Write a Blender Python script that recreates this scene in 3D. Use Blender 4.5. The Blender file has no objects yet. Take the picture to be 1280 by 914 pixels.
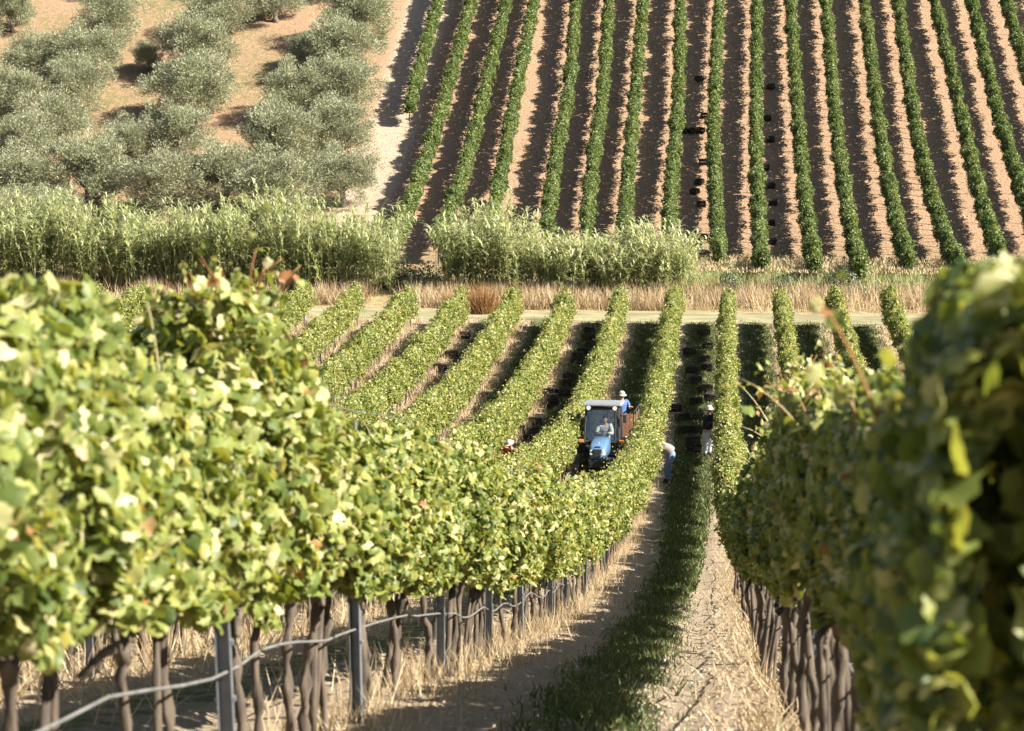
import bpy, bmesh, math, random
import numpy as np
from mathutils import Vector, Matrix
random.seed(7)
RNG = np.random.default_rng(11)
PI = math.pi

# ------------------------------------------------------------------ camera, sky, sun, exposure
FPX, CX, CY = 3200.0, 640.0, 457.0
YAW, PITCH = math.radians(4.446), math.radians(10.741)
cam_d = bpy.data.cameras.new('camera')
cam = bpy.data.objects.new('camera', cam_d)
bpy.context.scene.collection.objects.link(cam)
bpy.context.scene.camera = cam
cam.location = (0, 0, 0)
cam.rotation_euler = (PI / 2 - PITCH, 0, YAW)
cam_d.lens = 90.0
cam_d.sensor_width = 36.0
cam_d.clip_start = 0.2
cam_d.clip_end = 4000
cam_d.dof.use_dof = True
cam_d.dof.focus_distance = 58.0
cam_d.dof.aperture_fstop = 5.6
cam_d.dof.aperture_blades = 8

SUN = Vector((1.17, -0.28, 1.0)).normalized()
sun_el = math.asin(SUN.z)
sun_az = math.atan2(SUN.x, SUN.y)
world = bpy.data.worlds.new('World')
bpy.context.scene.world = world
world.use_nodes = True
wn = world.node_tree
sky = wn.nodes.new('ShaderNodeTexSky')
sky.sky_type = 'NISHITA'
sky.sun_disc = False
sky.sun_elevation = sun_el
sky.sun_rotation = sun_az
sky.air_density = 1.0
sky.dust_density = 1.6
wn.links.new(sky.outputs[0], wn.nodes['Background'].inputs[0])
wn.nodes['Background'].inputs[1].default_value = 0.05
sun_d = bpy.data.lights.new('sun', 'SUN')
sun_d.energy = 5.0
sun_d.angle = math.radians(0.53)
sun_d.color = (1.0, 0.925, 0.79)
sun_o = bpy.data.objects.new('sun', sun_d)
bpy.context.scene.collection.objects.link(sun_o)
sun_o.rotation_euler = SUN.to_track_quat('Z', 'Y').to_euler()
sc = bpy.context.scene
sc.view_settings.view_transform = 'Standard'
sc.view_settings.look = 'None'
sc.view_settings.gamma = 1.0
sc.view_settings.exposure = 1.68
sc.render.engine = 'CYCLES'
sc.cycles.max_bounces = 6
sc.cycles.diffuse_bounces = 1
sc.cycles.transmission_bounces = 4
sc.cycles.transparent_max_bounces = 6

COL = bpy.context.scene.collection

# ------------------------------------------------------------------ terrain profile
TY = np.array([-400, -60, -20, 0, 13.9, 21.1, 34.3, 53.5, 71.8, 83.5, 101, 118.5, 125, 131.3, 143.5, 155.8, 168, 181, 196, 215, 240, 280, 400, 900.])
TZ = np.array([18., 8.5, 2.6, -1.5, -4.69, -6.6, -9.95, -14.1, -17.35, -18.85, -20.15, -20.55, -20.47, -20.2, -18.5, -15.8, -12.2, -8.1, -3.5, 1.6, 6.5, 10.5, 13, 13])
_h = np.diff(TY); _dl = np.diff(TZ) / _h
_m = np.zeros_like(TZ)
for _i in range(1, len(TY) - 1):
    if _dl[_i - 1] * _dl[_i] > 0:
        _w1 = 2 * _h[_i] + _h[_i - 1]; _w2 = _h[_i] + 2 * _h[_i - 1]
        _m[_i] = (_w1 + _w2) / (_w1 / _dl[_i - 1] + _w2 / _dl[_i])
_m[0] = _dl[0]; _m[-1] = 0

def tz(y):
    y = np.asarray(y, float)
    i = np.clip(np.searchsorted(TY, y) - 1, 0, len(_h) - 1)
    t = np.clip((y - TY[i]) / _h[i], 0, 1)
    return ((2 * t**3 - 3 * t**2 + 1) * TZ[i] + (t**3 - 2 * t**2 + t) * _h[i] * _m[i]
            + (-2 * t**3 + 3 * t**2) * TZ[i + 1] + (t**3 - t**2) * _h[i] * _m[i + 1])

def shift(y):                       # the rows bend slightly to the right towards the valley floor
    t = np.clip((np.asarray(y, float) - 60) / 60, 0, 1.2)
    return 0.27 * t * t - .13 * np.clip(1 - np.asarray(y, float) / 50, 0, 1)

def gz(x, y):                       # ground height
    x = np.asarray(x, float)
    y = np.asarray(y, float)
    u = ((x - shift(y) + 1.84) / 2.48) % 1.0
    rut = -.045 * (np.exp(-((u - .27) / .055) ** 2) + np.exp(-((u - .72) / .055) ** 2)) * np.clip((119 - y) / 2, 0, 1)
    return rut + tz(y) + 0.03 * np.sin(x * 1.7 + y * .31) * np.sin(y * .9 + x * .2) + .0008 * np.clip(np.abs(x) - 30, 0, 60) ** 1.5

FW = np.array([-math.sin(YAW) * math.cos(PITCH), math.cos(YAW) * math.cos(PITCH), -math.sin(PITCH)])
RT = np.array([math.cos(YAW), math.sin(YAW), 0.0])
UP = np.cross(RT, FW)

def ground_at(px, py, h=0.0, y0=12.0, y1=260.0):     # survey: where a sight line of the photograph meets the terrain (+h)
    d = FW + RT * (px - CX) / FPX + UP * (CY - py) / FPX
    ys = np.arange(y0, y1, 0.1)
    P = d[None, :] * (ys / d[1])[:, None]
    hit = np.nonzero(P[:, 2] <= gz(P[:, 0], P[:, 1]) + h)[0]
    if len(hit) == 0:
        return None
    q = P[hit[0]]
    return float(q[0]), float(q[1])

# ------------------------------------------------------------------ helpers
def link(o, parent=None):
    COL.objects.link(o)
    if parent is not None:
        o.parent = parent
    return o

def tag(o, label=None, cat=None, group=None, kind=None):
    if label: o['label'] = label
    if cat: o['category'] = cat
    if group: o['group'] = group
    if kind: o['kind'] = kind
    return o

def empty(name, loc=(0, 0, 0), rot=(0, 0, 0), size=.2):
    o = bpy.data.objects.new(name, None)
    o.empty_display_size = size
    COL.objects.link(o)
    o.location = loc
    o.rotation_euler = rot
    return o

def np_mesh(name, V, polys, mat=None, parent=None, attrs=None, smooth=False, link_it=True, loc=None):
    """V (n,3); polys = list of integer arrays (m,k), one per polygon size"""
    me = bpy.data.meshes.new(name)
    V = np.asarray(V, np.float32)
    me.vertices.add(len(V))
    me.vertices.foreach_set('co', V.ravel())
    loops = np.concatenate([p.ravel() for p in polys]).astype(np.int32)
    tot = np.concatenate([np.full(len(p), p.shape[1]) for p in polys]).astype(np.int32)
    st = np.concatenate([[0], np.cumsum(tot)[:-1]]).astype(np.int32)
    me.loops.add(len(loops)); me.loops.foreach_set('vertex_index', loops)
    me.polygons.add(len(tot)); me.polygons.foreach_set('loop_start', st); me.polygons.foreach_set('loop_total', tot)
    if smooth: me.polygons.foreach_set('use_smooth', np.ones(len(tot), bool))
    me.update(calc_edges=True)
    if attrs:
        for k, (dom, arr) in attrs.items():
            if arr.ndim == 1:
                a = me.attributes.new(k, 'FLOAT', dom); a.data.foreach_set('value', arr.astype(np.float32))
            else:
                a = me.attributes.new(k, 'FLOAT_COLOR', dom); a.data.foreach_set('color', arr.astype(np.float32).ravel())
    if mat: me.materials.append(mat)
    o = bpy.data.objects.new(name, me)
    if link_it:
        link(o, parent)
    if loc is not None: o.location = loc
    return o

class Soup:
    """collects scattered copies of small leaf templates, each with a random value"""
    def __init__(s): s.V = []; s.P = {}; s.A = []; s.n = 0
    def add(s, tv, tf, pos, R, scale, rnd):
        n = len(pos)
        if n == 0: return
        tv = np.asarray(tv, float)
        if np.ndim(scale) == 1: scale = np.repeat(np.asarray(scale)[:, None], 3, 1)
        v = np.einsum('nij,nkj->nki', R, tv[None] * scale[:, None, :]) + pos[:, None, :]
        k = len(tv)
        base = s.n + np.arange(n) * k
        for f in tf:
            f = np.asarray(f)
            s.P.setdefault(len(f), []).append(base[:, None] + f[None])
        s.V.append(v.reshape(-1, 3)); s.A.append(np.repeat(rnd, k)); s.n += n * k
    def tube(s, pts, rad, sides=5, rnd=.5, rough=0.):
        pts = np.asarray(pts, float); m = len(pts)
        rad = np.broadcast_to(rad, (m,))
        T = np.gradient(pts, axis=0); T /= np.linalg.norm(T, axis=1)[:, None] + 1e-9
        ref = np.array([.31, .95, .05]) if abs(T[0][1]) < .8 else np.array([1., .1, .0])
        U = np.cross(T, ref); U /= np.linalg.norm(U, axis=1)[:, None] + 1e-9
        W = np.cross(T, U)
        a = np.arange(sides) / sides * 2 * PI
        rv = rad[:, None] * (1 + rough * np.random.default_rng(int(abs(pts).sum() * 1e4) % 99991).normal(0, 1, (m, sides)))
        v = pts[:, None] + rv[:, :, None] * (np.cos(a)[None, :, None] * U[:, None] + np.sin(a)[None, :, None] * W[:, None])
        i = np.arange(m - 1)[:, None] * sides; j = np.arange(sides)[None]
        q = np.stack([i + j, i + (j + 1) % sides, i + sides + (j + 1) % sides, i + sides + j], -1).reshape(-1, 4)
        s.P.setdefault(4, []).append(q + s.n)
        if sides <= 8:
            s.P.setdefault(sides, []).append(np.array([np.arange(sides)[::-1], (m - 1) * sides + np.arange(sides)]) + s.n)
        s.V.append(v.reshape(-1, 3)); s.A.append(np.full(m * sides, rnd)); s.n += m * sides
    def build(s, name, mat, parent=None, smooth=False, link_it=True, origin=None):
        V = np.concatenate(s.V)
        if origin is not None: V = V - np.asarray(origin)[None]
        P = [np.concatenate(v) for v in s.P.values()]
        return np_mesh(name, V, P, mat, parent, {'rnd': ('POINT', np.concatenate(s.A))}, smooth, link_it)

def frames(n, down=.55, jit=.5):
    """leaf frames from normals n (N,3): x across, y along the tip, z the normal"""
    n = n / (np.linalg.norm(n, axis=1)[:, None] + 1e-9)
    t = np.array([0, 0, -1.0])[None] * down + RNG.normal(0, jit, n.shape)
    t = t - (t * n).sum(1)[:, None] * n
    t /= np.linalg.norm(t, axis=1)[:, None] + 1e-9
    x = np.cross(t, n)
    return np.stack([x, t, n], -1)

def blade_frames(d):
    """frames whose y runs along direction d"""
    d = d / (np.linalg.norm(d, axis=1)[:, None] + 1e-9)
    r = RNG.normal(0, 1, d.shape); r -= (r * d).sum(1)[:, None] * d
    r /= np.linalg.norm(r, axis=1)[:, None] + 1e-9
    return np.stack([np.cross(d, r), d, r], -1)

# leaf templates, 1 unit wide
_ol = [(0, -.40), (.22, -.52), (.42, -.42), (.46, -.2), (.56, -.02), (.48, .16), (.40, .36), (.22, .40), (0, .60), (-.22, .40), (-.40, .36), (-.48, .16), (-.56, -.02), (-.46, -.2), (-.42, -.42), (-.22, -.52)]
LEAF_N = [(0, -.15, .06)] + [(x * .94, y, -.55 * (x * x * 1.3 + y * y * .5) + .07 * math.sin(7 * x + 4 * y)) for x, y in _ol]
LEAF_NF = [(0, 1 + i, 1 + (i + 1) % 16) for i in range(16)]
LEAF_M = [(0, -.5, 0), (.44, -.32, -.2), (.46, .2, -.24), (0, .6, -.14), (-.46, .2, -.24), (-.44, -.32, -.2)]
LEAF_MF = [(0, 1, 2, 3), (0, 3, 4, 5)]
LEAF_F = [(0, -.5, 0), (.5, 0, -.12), (0, .55, 0), (-.5, 0, -.12)]
LEAF_FF = [(0, 1, 2), (0, 2, 3)]
BLADE = [(-.5, 0, 0), (.5, 0, 0), (.36, .5, .05), (-.36, .5, .05), (0, 1, .22)]
BLADEF = [(0, 1, 2, 3), (3, 2, 4)]
REEDL = [(-.5, 0, 0), (.5, 0, 0), (.5, .4, .10), (-.5, .4, .10), (.32, .75, .02), (-.32, .75, .02), (0, 1, -.18)]
REEDLF = [(0, 1, 2, 3), (3, 2, 4, 5), (5, 4, 6)]

# ------------------------------------------------------------------ materials
def mat_new(name):
    m = bpy.data.materials.new(name); m.use_nodes = True
    nt = m.node_tree
    return m, nt, nt.nodes['Principled BSDF'], nt.nodes['Material Output']

def ramp(nt, stops, interp='LINEAR'):
    r = nt.nodes.new('ShaderNodeValToRGB'); cr = r.color_ramp; cr.interpolation = interp
    while len(cr.elements) > 1: cr.elements.remove(cr.elements[-1])
    cr.elements[0].position = stops[0][0]; cr.elements[0].color = (*stops[0][1], 1)
    for p, c in stops[1:]:
        e = cr.elements.new(p); e.color = (*c, 1)
    return r

def leaf_mat(name, stops, trans=.35, rough=.5, spec=.4, patch=.25, tint=(1.25, 1.15, .5)):
    m, nt, bs, out = mat_new(name)
    at = nt.nodes.new('ShaderNodeAttribute'); at.attribute_name = 'rnd'
    tc = nt.nodes.new('ShaderNodeNewGeometry')
    no = nt.nodes.new('ShaderNodeTexNoise'); no.inputs['Scale'].default_value = .55; no.inputs['Detail'].default_value = 3
    nt.links.new(tc.outputs['Position'], no.inputs['Vector'])
    mm = nt.nodes.new('ShaderNodeMath'); mm.operation = 'MULTIPLY_ADD'; mm.inputs[1].default_value = patch
    sb = nt.nodes.new('ShaderNodeMath'); sb.operation = 'SUBTRACT'; sb.inputs[1].default_value = .5
    nt.links.new(no.outputs[0], sb.inputs[0]); nt.links.new(sb.outputs[0], mm.inputs[0]); nt.links.new(at.outputs['Fac'], mm.inputs[2])
    r = ramp(nt, stops); nt.links.new(mm.outputs[0], r.inputs[0])
    nt.links.new(r.outputs[0], bs.inputs['Base Color'])
    bs.inputs['Roughness'].default_value = rough
    bs.inputs['Specular IOR Level'].default_value = spec
    tr = nt.nodes.new('ShaderNodeBsdfTranslucent')
    mx = nt.nodes.new('ShaderNodeMix'); mx.data_type = 'RGBA'; mx.blend_type = 'MULTIPLY'; mx.inputs[0].default_value = 1
    nt.links.new(r.outputs[0], mx.inputs[6]); mx.inputs[7].default_value = (*tint, 1)
    nt.links.new(mx.outputs[2], tr.inputs[0])
    ms = nt.nodes.new('ShaderNodeMixShader'); ms.inputs[0].default_value = trans
    nt.links.new(bs.outputs[0], ms.inputs[1]); nt.links.new(tr.outputs[0], ms.inputs[2]); nt.links.new(ms.outputs[0], out.inputs[0])
    return m

def plain(name, col, rough=.6, metal=0., spec=.5, var=.15, scale=8., bump=0., stretch=None):
    m, nt, bs, out = mat_new(name)
    tc = nt.nodes.new('ShaderNodeTexCoord'); no = nt.nodes.new('ShaderNodeTexNoise')
    no.inputs['Scale'].default_value = scale; no.inputs['Detail'].default_value = 6
    src = tc.outputs['Object']
    if stretch:
        mp = nt.nodes.new('ShaderNodeMapping'); mp.inputs['Scale'].default_value = stretch
        nt.links.new(src, mp.inputs[0]); src = mp.outputs[0]
    nt.links.new(src, no.inputs['Vector'])
    r = ramp(nt, [(.25, tuple(c * (1 - var) for c in col)), (.75, tuple(min(1, c * (1 + var)) for c in col))])
    nt.links.new(no.outputs[0], r.inputs[0]); nt.links.new(r.outputs[0], bs.inputs['Base Color'])
    bs.inputs['Roughness'].default_value = rough; bs.inputs['Metallic'].default_value = metal
    bs.inputs['Specular IOR Level'].default_value = spec
    if bump:
        b = nt.nodes.new('ShaderNodeBump'); b.inputs['Strength'].default_value = bump; b.inputs['Distance'].default_value = .02
        nt.links.new(no.outputs[0], b.inputs['Height']); nt.links.new(b.outputs[0], bs.inputs['Normal'])
    return m

M = {}
M['vine'] = leaf_mat('vine_leaf', [(0, (.04, .075, .020)), (.22, (.10, .145, .032)), (.45, (.19, .235, .055)), (.68, (.33, .35, .10)), (.86, (.54, .51, .27)), (.97, (.62, .56, .36)), (.985, (.42, .24, .09)), (1, (.30, .13, .05))], trans=.42, rough=.5, spec=.45)
M['vine_far'] = leaf_mat('vine_leaf_far', [(0, (.04, .07, .02)), (.4, (.10, .145, .04)), (.8, (.20, .25, .08)), (1, (.36, .36, .15))], trans=.3, rough=.5, spec=.4, patch=.6)
M['olive'] = leaf_mat('olive_leaf', [(0, (.085, .10, .05)), (.35, (.21, .225, .13)), (.7, (.37, .375, .235)), (1, (.55, .535, .385))], trans=.12, rough=.45, spec=.5, tint=(1.1, 1.15, .7))
M['reed'] = leaf_mat('reed_leaf', [(0, (.11, .14, .06)), (.3, (.28, .31, .14)), (.65, (.45, .48, .25)), (.9, (.60, .61, .40)), (1, (.62, .55, .40))], trans=.34, rough=.45, spec=.5, tint=(1.15, 1.15, .6))
M['bramble'] = leaf_mat('bramble_leaf', [(0, (.05, .08, .04)), (.6, (.12, .16, .08)), (1, (.25, .27, .14))], trans=.2)
M['straw'] = leaf_mat('straw', [(0, (.24, .175, .10)), (.4, (.44, .33, .20)), (.8, (.60, .49, .33)), (1, (.68, .59, .43))], trans=.25, rough=.6, spec=.3, tint=(1.1, 1., .7))
M['rust_straw'] = leaf_mat('rust_straw', [(0, (.18, .09, .04)), (.5, (.36, .20, .09)), (1, (.5, .33, .17))], trans=.2, rough=.7, spec=.2, tint=(1.1, 1, .8))
M['grass'] = leaf_mat('grass', [(0, (.03, .05, .018)), (.5, (.075, .11, .035)), (.85, (.16, .18, .07)), (1, (.38, .33, .17))], trans=.3, rough=.5)
M['bark'] = plain('vine_bark', (.095, .074, .056), .95, var=.7, scale=18, bump=.9, stretch=(1, 1, .22))
M['olive_bark'] = plain('olive_bark', (.16, .14, .115), .95, var=.4, scale=9, bump=.8, stretch=(1, 1, .3))
M['cane'] = plain('vine_cane', (.33, .20, .11), .7, var=.3, scale=30)
M['steel'] = plain('galvanised_steel', (.20, .22, .25), .5, metal=.4, var=.2, scale=14)
M['hose'] = plain('drip_hose', (.15, .15, .145), .6, var=.35, scale=9)
M['clod'] = plain('dry_clay', (.42, .33, .24), 1., spec=.1, var=.3, scale=3, bump=.3)
M['grape'] = plain('dark_grape', (.016, .010, .018), .6, var=.5, scale=30)

def ground_mat():
    m, nt, bs, out = mat_new('ground_soil')
    L = nt.links.new
    geo = nt.nodes.new('ShaderNodeNewGeometry')
    def noise(scale, det=5, rough=.6, vec=None):
        n = nt.nodes.new('ShaderNodeTexNoise'); n.inputs['Scale'].default_value = scale; n.inputs['Detail'].default_value = det
        n.inputs['Roughness'].default_value = rough; L(vec or geo.outputs['Position'], n.inputs['Vector']); return n
    def attr(n):
        a = nt.nodes.new('ShaderNodeAttribute'); a.attribute_name = n; return a
    def mix(f, a, b):
        x = nt.nodes.new('ShaderNodeMix'); x.data_type = 'RGBA'
        for s, v in ((0, f), (6, a), (7, b)):
            if isinstance(v, (int, float)): x.inputs[s].default_value = v
            elif isinstance(v, tuple): x.inputs[s].default_value = (*v, 1)
            else: L(v, x.inputs[s])
        return x.outputs[2]
    def math_(op, a, b=None, c=None):
        x = nt.nodes.new('ShaderNodeMath'); x.operation = op
        for i, v in enumerate((a, b, c)):
            if v is None: continue
            if isinstance(v, (int, float)): x.inputs[i].default_value = v
            else: L(v, x.inputs[i])
        return x.outputs[0]
    soilc = attr('soil'); green = attr('green'); straw = attr('dry')
    n1 = noise(.8); n2 = noise(7, 8, .7); n3 = noise(34, 6, .7)
    r2 = ramp(nt, [(.3, (.72, .70, .68)), (.5, (.95, .95, .95)), (.72, (1.22, 1.2, 1.18))]); L(n2.outputs[0], r2.inputs[0])
    r3 = ramp(nt, [(.32, (.70, .68, .66)), (.6, (1.08, 1.08, 1.08))]); L(n3.outputs[0], r3.inputs[0])
    def mul(a, b):
        x = nt.nodes.new('ShaderNodeMix'); x.data_type = 'RGBA'; x.blend_type = 'MULTIPLY'; x.inputs[0].default_value = 1
        L(a, x.inputs[6]); L(b, x.inputs[7]); return x.outputs[2]
    base = mul(mul(soilc.outputs['Color'], r2.outputs[0]), r3.outputs[0])
    # dry litter
    n4 = noise(2.3, 7, .75)
    fs = math_('MULTIPLY', straw.outputs['Fac'], math_('SMOOTH_MIN', math_('MULTIPLY', math_('SUBTRACT', n4.outputs[0], .38), 6.), 1., .2))
    base = mix(math_('MAXIMUM', fs, 0.), base, (.47, .34, .20))
    # short green growth
    n5 = noise(3.1, 8, .75)
    fg = math_('MULTIPLY', green.outputs['Fac'], math_('MINIMUM', math_('MAXIMUM', math_('MULTIPLY', math_('SUBTRACT', n5.outputs[0], .40), 7.), 0.), 1.))
    n6 = noise(22, 4, .7)
    rg = ramp(nt, [(.3, (.07, .10, .03)), (.6, (.17, .19, .075)), (.8, (.30, .28, .13))]); L(n6.outputs[0], rg.inputs[0])
    base = mix(fg, base, rg.outputs[0])
    L(base, bs.inputs['Base Color'])
    bs.inputs['Roughness'].default_value = 1.; bs.inputs['Specular IOR Level'].default_value = .1
    vo = nt.nodes.new('ShaderNodeTexVoronoi'); vo.feature = 'DISTANCE_TO_EDGE'; vo.inputs['Scale'].default_value = 2.6
    wv = nt.nodes.new('ShaderNodeMix'); wv.data_type = 'RGBA'; wv.inputs[0].default_value = .35
    L(geo.outputs['Position'], wv.inputs[6]); L(n1.outputs['Color'], wv.inputs[7]); L(wv.outputs[2], vo.inputs['Vector'])
    cr = math_('MULTIPLY', math_('MINIMUM', vo.outputs['Distance'], .05), 3.5)
    hgt = math_('ADD', math_('ADD', math_('MULTIPLY', n2.outputs[0], 1.3), math_('MULTIPLY', n3.outputs[0], .5)), cr)
    b = nt.nodes.new('ShaderNodeBump'); b.inputs['Strength'].default_value = 1.; b.inputs['Distance'].default_value = .09
    L(hgt, b.inputs['Height']); L(b.outputs[0], bs.inputs['Normal'])
    return m
M['ground'] = ground_mat()
M['road'] = plain('grass_track', (.235, .22, .13), 1., spec=.1, var=.4, scale=1.3, bump=.5, stretch=(.4, 1.3, 1))

# ------------------------------------------------------------------ ground
SP = 2.48                          # row spacing
XB = -1.84                         # the row left of the path
def sm(a, b, t):
    t = np.clip((t - a) / (b - a), 0, 1); return t * t * (3 - 2 * t)

# far slope: vine rows surveyed as centre lines
HILL = [
 [(548, 0), (530, 66), (511, 134)],
 [(590, 0), (558, 118), (525, 220), (495, 300)],
 [(633, 0), (605, 118), (578, 220), (546, 300)],
 [(668, 0), (645, 118), (629, 205), (612, 285)],
 [(720, 0), (710, 118), (696, 189), (682, 290)],
 [(761, 0), (753, 118), (741, 205), (732, 292)],
 [(804, 0), (794, 118), (787, 197), (779, 292)],
 [(850, 0), (848, 118), (840, 220), (835, 295)],
 [(899, 0), (892, 150), (894, 240), (899, 322)],
 [(946, 0), (945, 184), (952, 331)],
 [(988, 0), (1000, 184), (1019, 334)],
 [(1032, 0), (1048, 184), (1076, 336)],
 [(1080, 0), (1103, 184), (1136, 331)],
 [(1122, 0), (1145, 161), (1168, 257), (1198, 331)],
 [(1168, 0), (1200, 138), (1223, 239), (1250, 318)],
 [(1214, 0), (1244, 129), (1274, 230), (1306, 318)],
 [(1257, 0), (1280, 78), (1318, 200), (1360, 318)],
 [(1300, 0), (1325, 78), (1366, 200), (1412, 318)],
]
HP = []
for r in HILL:
    q = [ground_at(px, py, 1.35, 124.) for px, py in r]
    (xa, ya), (xb, yb) = q[0], q[1]
    k = 12 / (ya - yb)                       # carry the row on over the brow
    q = [(xa + (xa - xb) * k, ya + 12)] + q
    HP.append(np.array(q[::-1]))

def catmull(P, step=.25):
    P = np.asarray(P, float)
    Q = np.vstack([2 * P[0] - P[1], P, 2 * P[-1] - P[-2]])
    out = []
    for i in range(1, len(Q) - 2):
        t = np.linspace(0, 1, 40, endpoint=False)[:, None]
        a, b, c, d = Q[i - 1], Q[i], Q[i + 1], Q[i + 2]
        out.append(.5 * (2 * b + (c - a) * t + (2 * a - 5 * b + 4 * c - d) * t**2 + (3 * b - a - 3 * c + d) * t**3))
    out = np.vstack(out + [P[-1:]])
    s = np.concatenate([[0], np.cumsum(np.linalg.norm(np.diff(out, axis=0), axis=1))])
    u = np.arange(0, s[-1], step)
    return np.stack([np.interp(u, s, out[:, k]) for k in range(out.shape[1])], 1)
HP = [catmull(h) for h in HP]

def build_ground():
    xs = np.concatenate([np.arange(-600, -70, 30), np.arange(-70, -8, .5), np.arange(-8, 5, .12), np.arange(5, 60, .5), np.arange(60, 600, 30)])
    ys = np.concatenate([np.arange(-400, -10, 15), np.arange(-10, 14, 1), np.arange(14, 40, .12), np.arange(40, 100, .3), np.arange(100, 200, .3), np.arange(200, 900, 15)])
    X, Y = np.meshgrid(xs, ys)
    Z = gz(X, Y)
    nr = np.random.default_rng(3)
    fine = sm(13, 15, Y) * (1 - sm(38, 44, Y)) * sm(-8, -7, X) * (1 - sm(4, 5, X))
    Z = Z + fine * (nr.random(Z.shape) - .5) * .035
    u = ((X - shift(Y) - XB) / SP) % 1.0                     # 0 at a row, .5 in the lane
    wid = np.interp(Y, [40, 60], [0, .16])
    mid = (1 - sm(.07 + wid, .17 + wid, np.abs(u - .46 + .03 * np.sin(Y * .7) - wid * .4)))                # grassy middle of each lane
    valley = 1 - sm(120, 121, Y)
    soil = np.zeros(X.shape + (4,)); soil[..., 3] = 1
    near = np.array([.50, .40, .30]); hill = np.array([.40, .265, .18]); orch = np.array([.40, .235, .17]); strip = np.array([.38, .29, .17])
    # grove lies left of the first hill row
    xl = np.interp(Y, HP[1][:, 1], HP[1][:, 0])
    tgt = xl - 3.2                                            # centre of the farm track beside the grove
    gro = sm(0, 1.0, (tgt - 1.9) - X)
    t = sm(121, 131, Y)[..., None]
    c = near * (1 - t) + hill * t
    c = c * (1 - (gro[..., None] * t)) + orch * gro[..., None] * t
    ontrack = (1 - sm(1.3, 1.9, np.abs(X - tgt))) * sm(130, 132, Y)
    c = c * (1 - ontrack[..., None]) + np.array([.50, .385, .295]) * ontrack[..., None]
    b = (sm(121.3, 122.6, Y) * (1 - sm(130, 132.5, Y)))[..., None]
    c = c * (1 - b) + strip * b
    soil[..., :3] = c
    patch = .5 + .5 * np.sin(X * .37 + 1.3 * np.sin(Y * .21)) * np.sin(Y * .33 + X * .11)
    green = valley * mid * (.95) + valley * .10 + gro * sm(128, 132, Y) * (.25 + .65 * patch) * (1 - ontrack) + b[..., 0] * .35 + .12 * (1 - valley) * (1 - gro)
    green = np.maximum(green, (1 - gro) * sm(131, 132, Y) * (1 - sm(134, 142, Y)) * .5)
    far = (np.abs(X) > 62) | (Y > 205) | (Y < -12)
    green = np.where(far, .8, green)
    dry = valley * ((1 - sm(.05, .17, u)) + sm(.84, .95, u)) * .7 + b[..., 0] + .3 * gro
    nx, ny = len(xs), len(ys)
    i = np.arange(ny - 1)[:, None] * nx; j = np.arange(nx - 1)[None]
    Q = np.stack([i + j, i + j + 1, i + nx + j + 1, i + nx + j], -1).reshape(-1, 4)
    o = np_mesh('ground', np.stack([X, Y, Z], -1).reshape(-1, 3), [Q], M['ground'], None,
                {'soil': ('POINT', soil.reshape(-1, 4)), 'green': ('POINT', green.ravel()), 'dry': ('POINT', dry.ravel())}, smooth=True)
    tag(o, 'pale clay ground of the vineyard and the slope behind it', 'ground', kind='structure')
build_ground()

def build_road():
    xs = np.arange(-70, 60, .5); v = np.linspace(0, 1, 9)
    y0 = 119.6 + .12 * np.sin(xs * .4); y1 = 122.0 + .15 * np.sin(xs * .27 + 1)
    X = np.repeat(xs[:, None], 9, 1); Y = y0[:, None] * (1 - v) + y1[:, None] * v
    Z = gz(X, Y) + .012 + .02 * np.sin(v * PI)[None] 
    i = np.arange(len(xs) - 1)[:, None] * 9; j = np.arange(8)[None]
    Q = np.stack([i + j, i + 9 + j, i + 9 + j + 1, i + j + 1], -1).reshape(-1, 4)
    o = np_mesh('road', np.stack([X, Y, Z], -1).reshape(-1, 3), [Q], M['road'], None, None, True)
    tag(o, 'dry grassy farm track crossing the valley floor', 'track', kind='structure')
build_road()

# ------------------------------------------------------------------ vine rows
def noise1(seed, s, f):
    r = np.random.default_rng(seed); ph = r.random(6) * 6.28; fr = f * np.array([.31, .73, 1.1, 1.9, 3.1, 4.7])
    am = np.array([.5, .5, .4, .35, .25, .2])
    return sum(a * np.sin(s * w + p) for a, w, p in zip(am, fr, ph)) / 1.2

def trunk_variants(n=8):
    out = []
    for k in range(n):
        r = random.Random(100 + k)
        s = Soup()
        H = .82; m = 16
        a0, b0 = r.uniform(-.05, .05), r.uniform(-.09, .09); ph = r.random() * 6
        pts = [(a0 * (1 - i / m) + .011 * math.sin(ph + i * .5) + r.gauss(0, .004), b0 * (1 - i / m) + .016 * math.cos(ph * 2 + i * .5) + r.gauss(0, .005), -.05 + (H + .05) * i / m) for i in range(m + 1)]
        rad = [(.023 - .006 * i / m) * (1 + .25 * math.sin(i * 1.9 + ph)) for i in range(m + 1)]
        rad[0] *= 1.35
        s.tube(pts, np.array(rad), 10, .5, .26)
        for d in (-1, 1):                       # two arms along the wire
            q = [pts[-2], (0, .05 * d, .84), (.01, .22 * d, .87), (0, .45 * d, .86)]
            s.tube(q, np.array([.026, .024, .018, .011]), 6)
        if k % 2 == 0:
            q = [(a0 + .05, b0 + .09, -.05), (a0 * .6 + .03, b0 * .5 + .06, .3), (.01, .03, .8)]
            s.tube(q, np.array([.018, .02, .014]), 6)
        o = s.build('trunk', M['bark'], None, True, False)
        out.append(o)
    return out
TRUNKS = trunk_variants()

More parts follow.
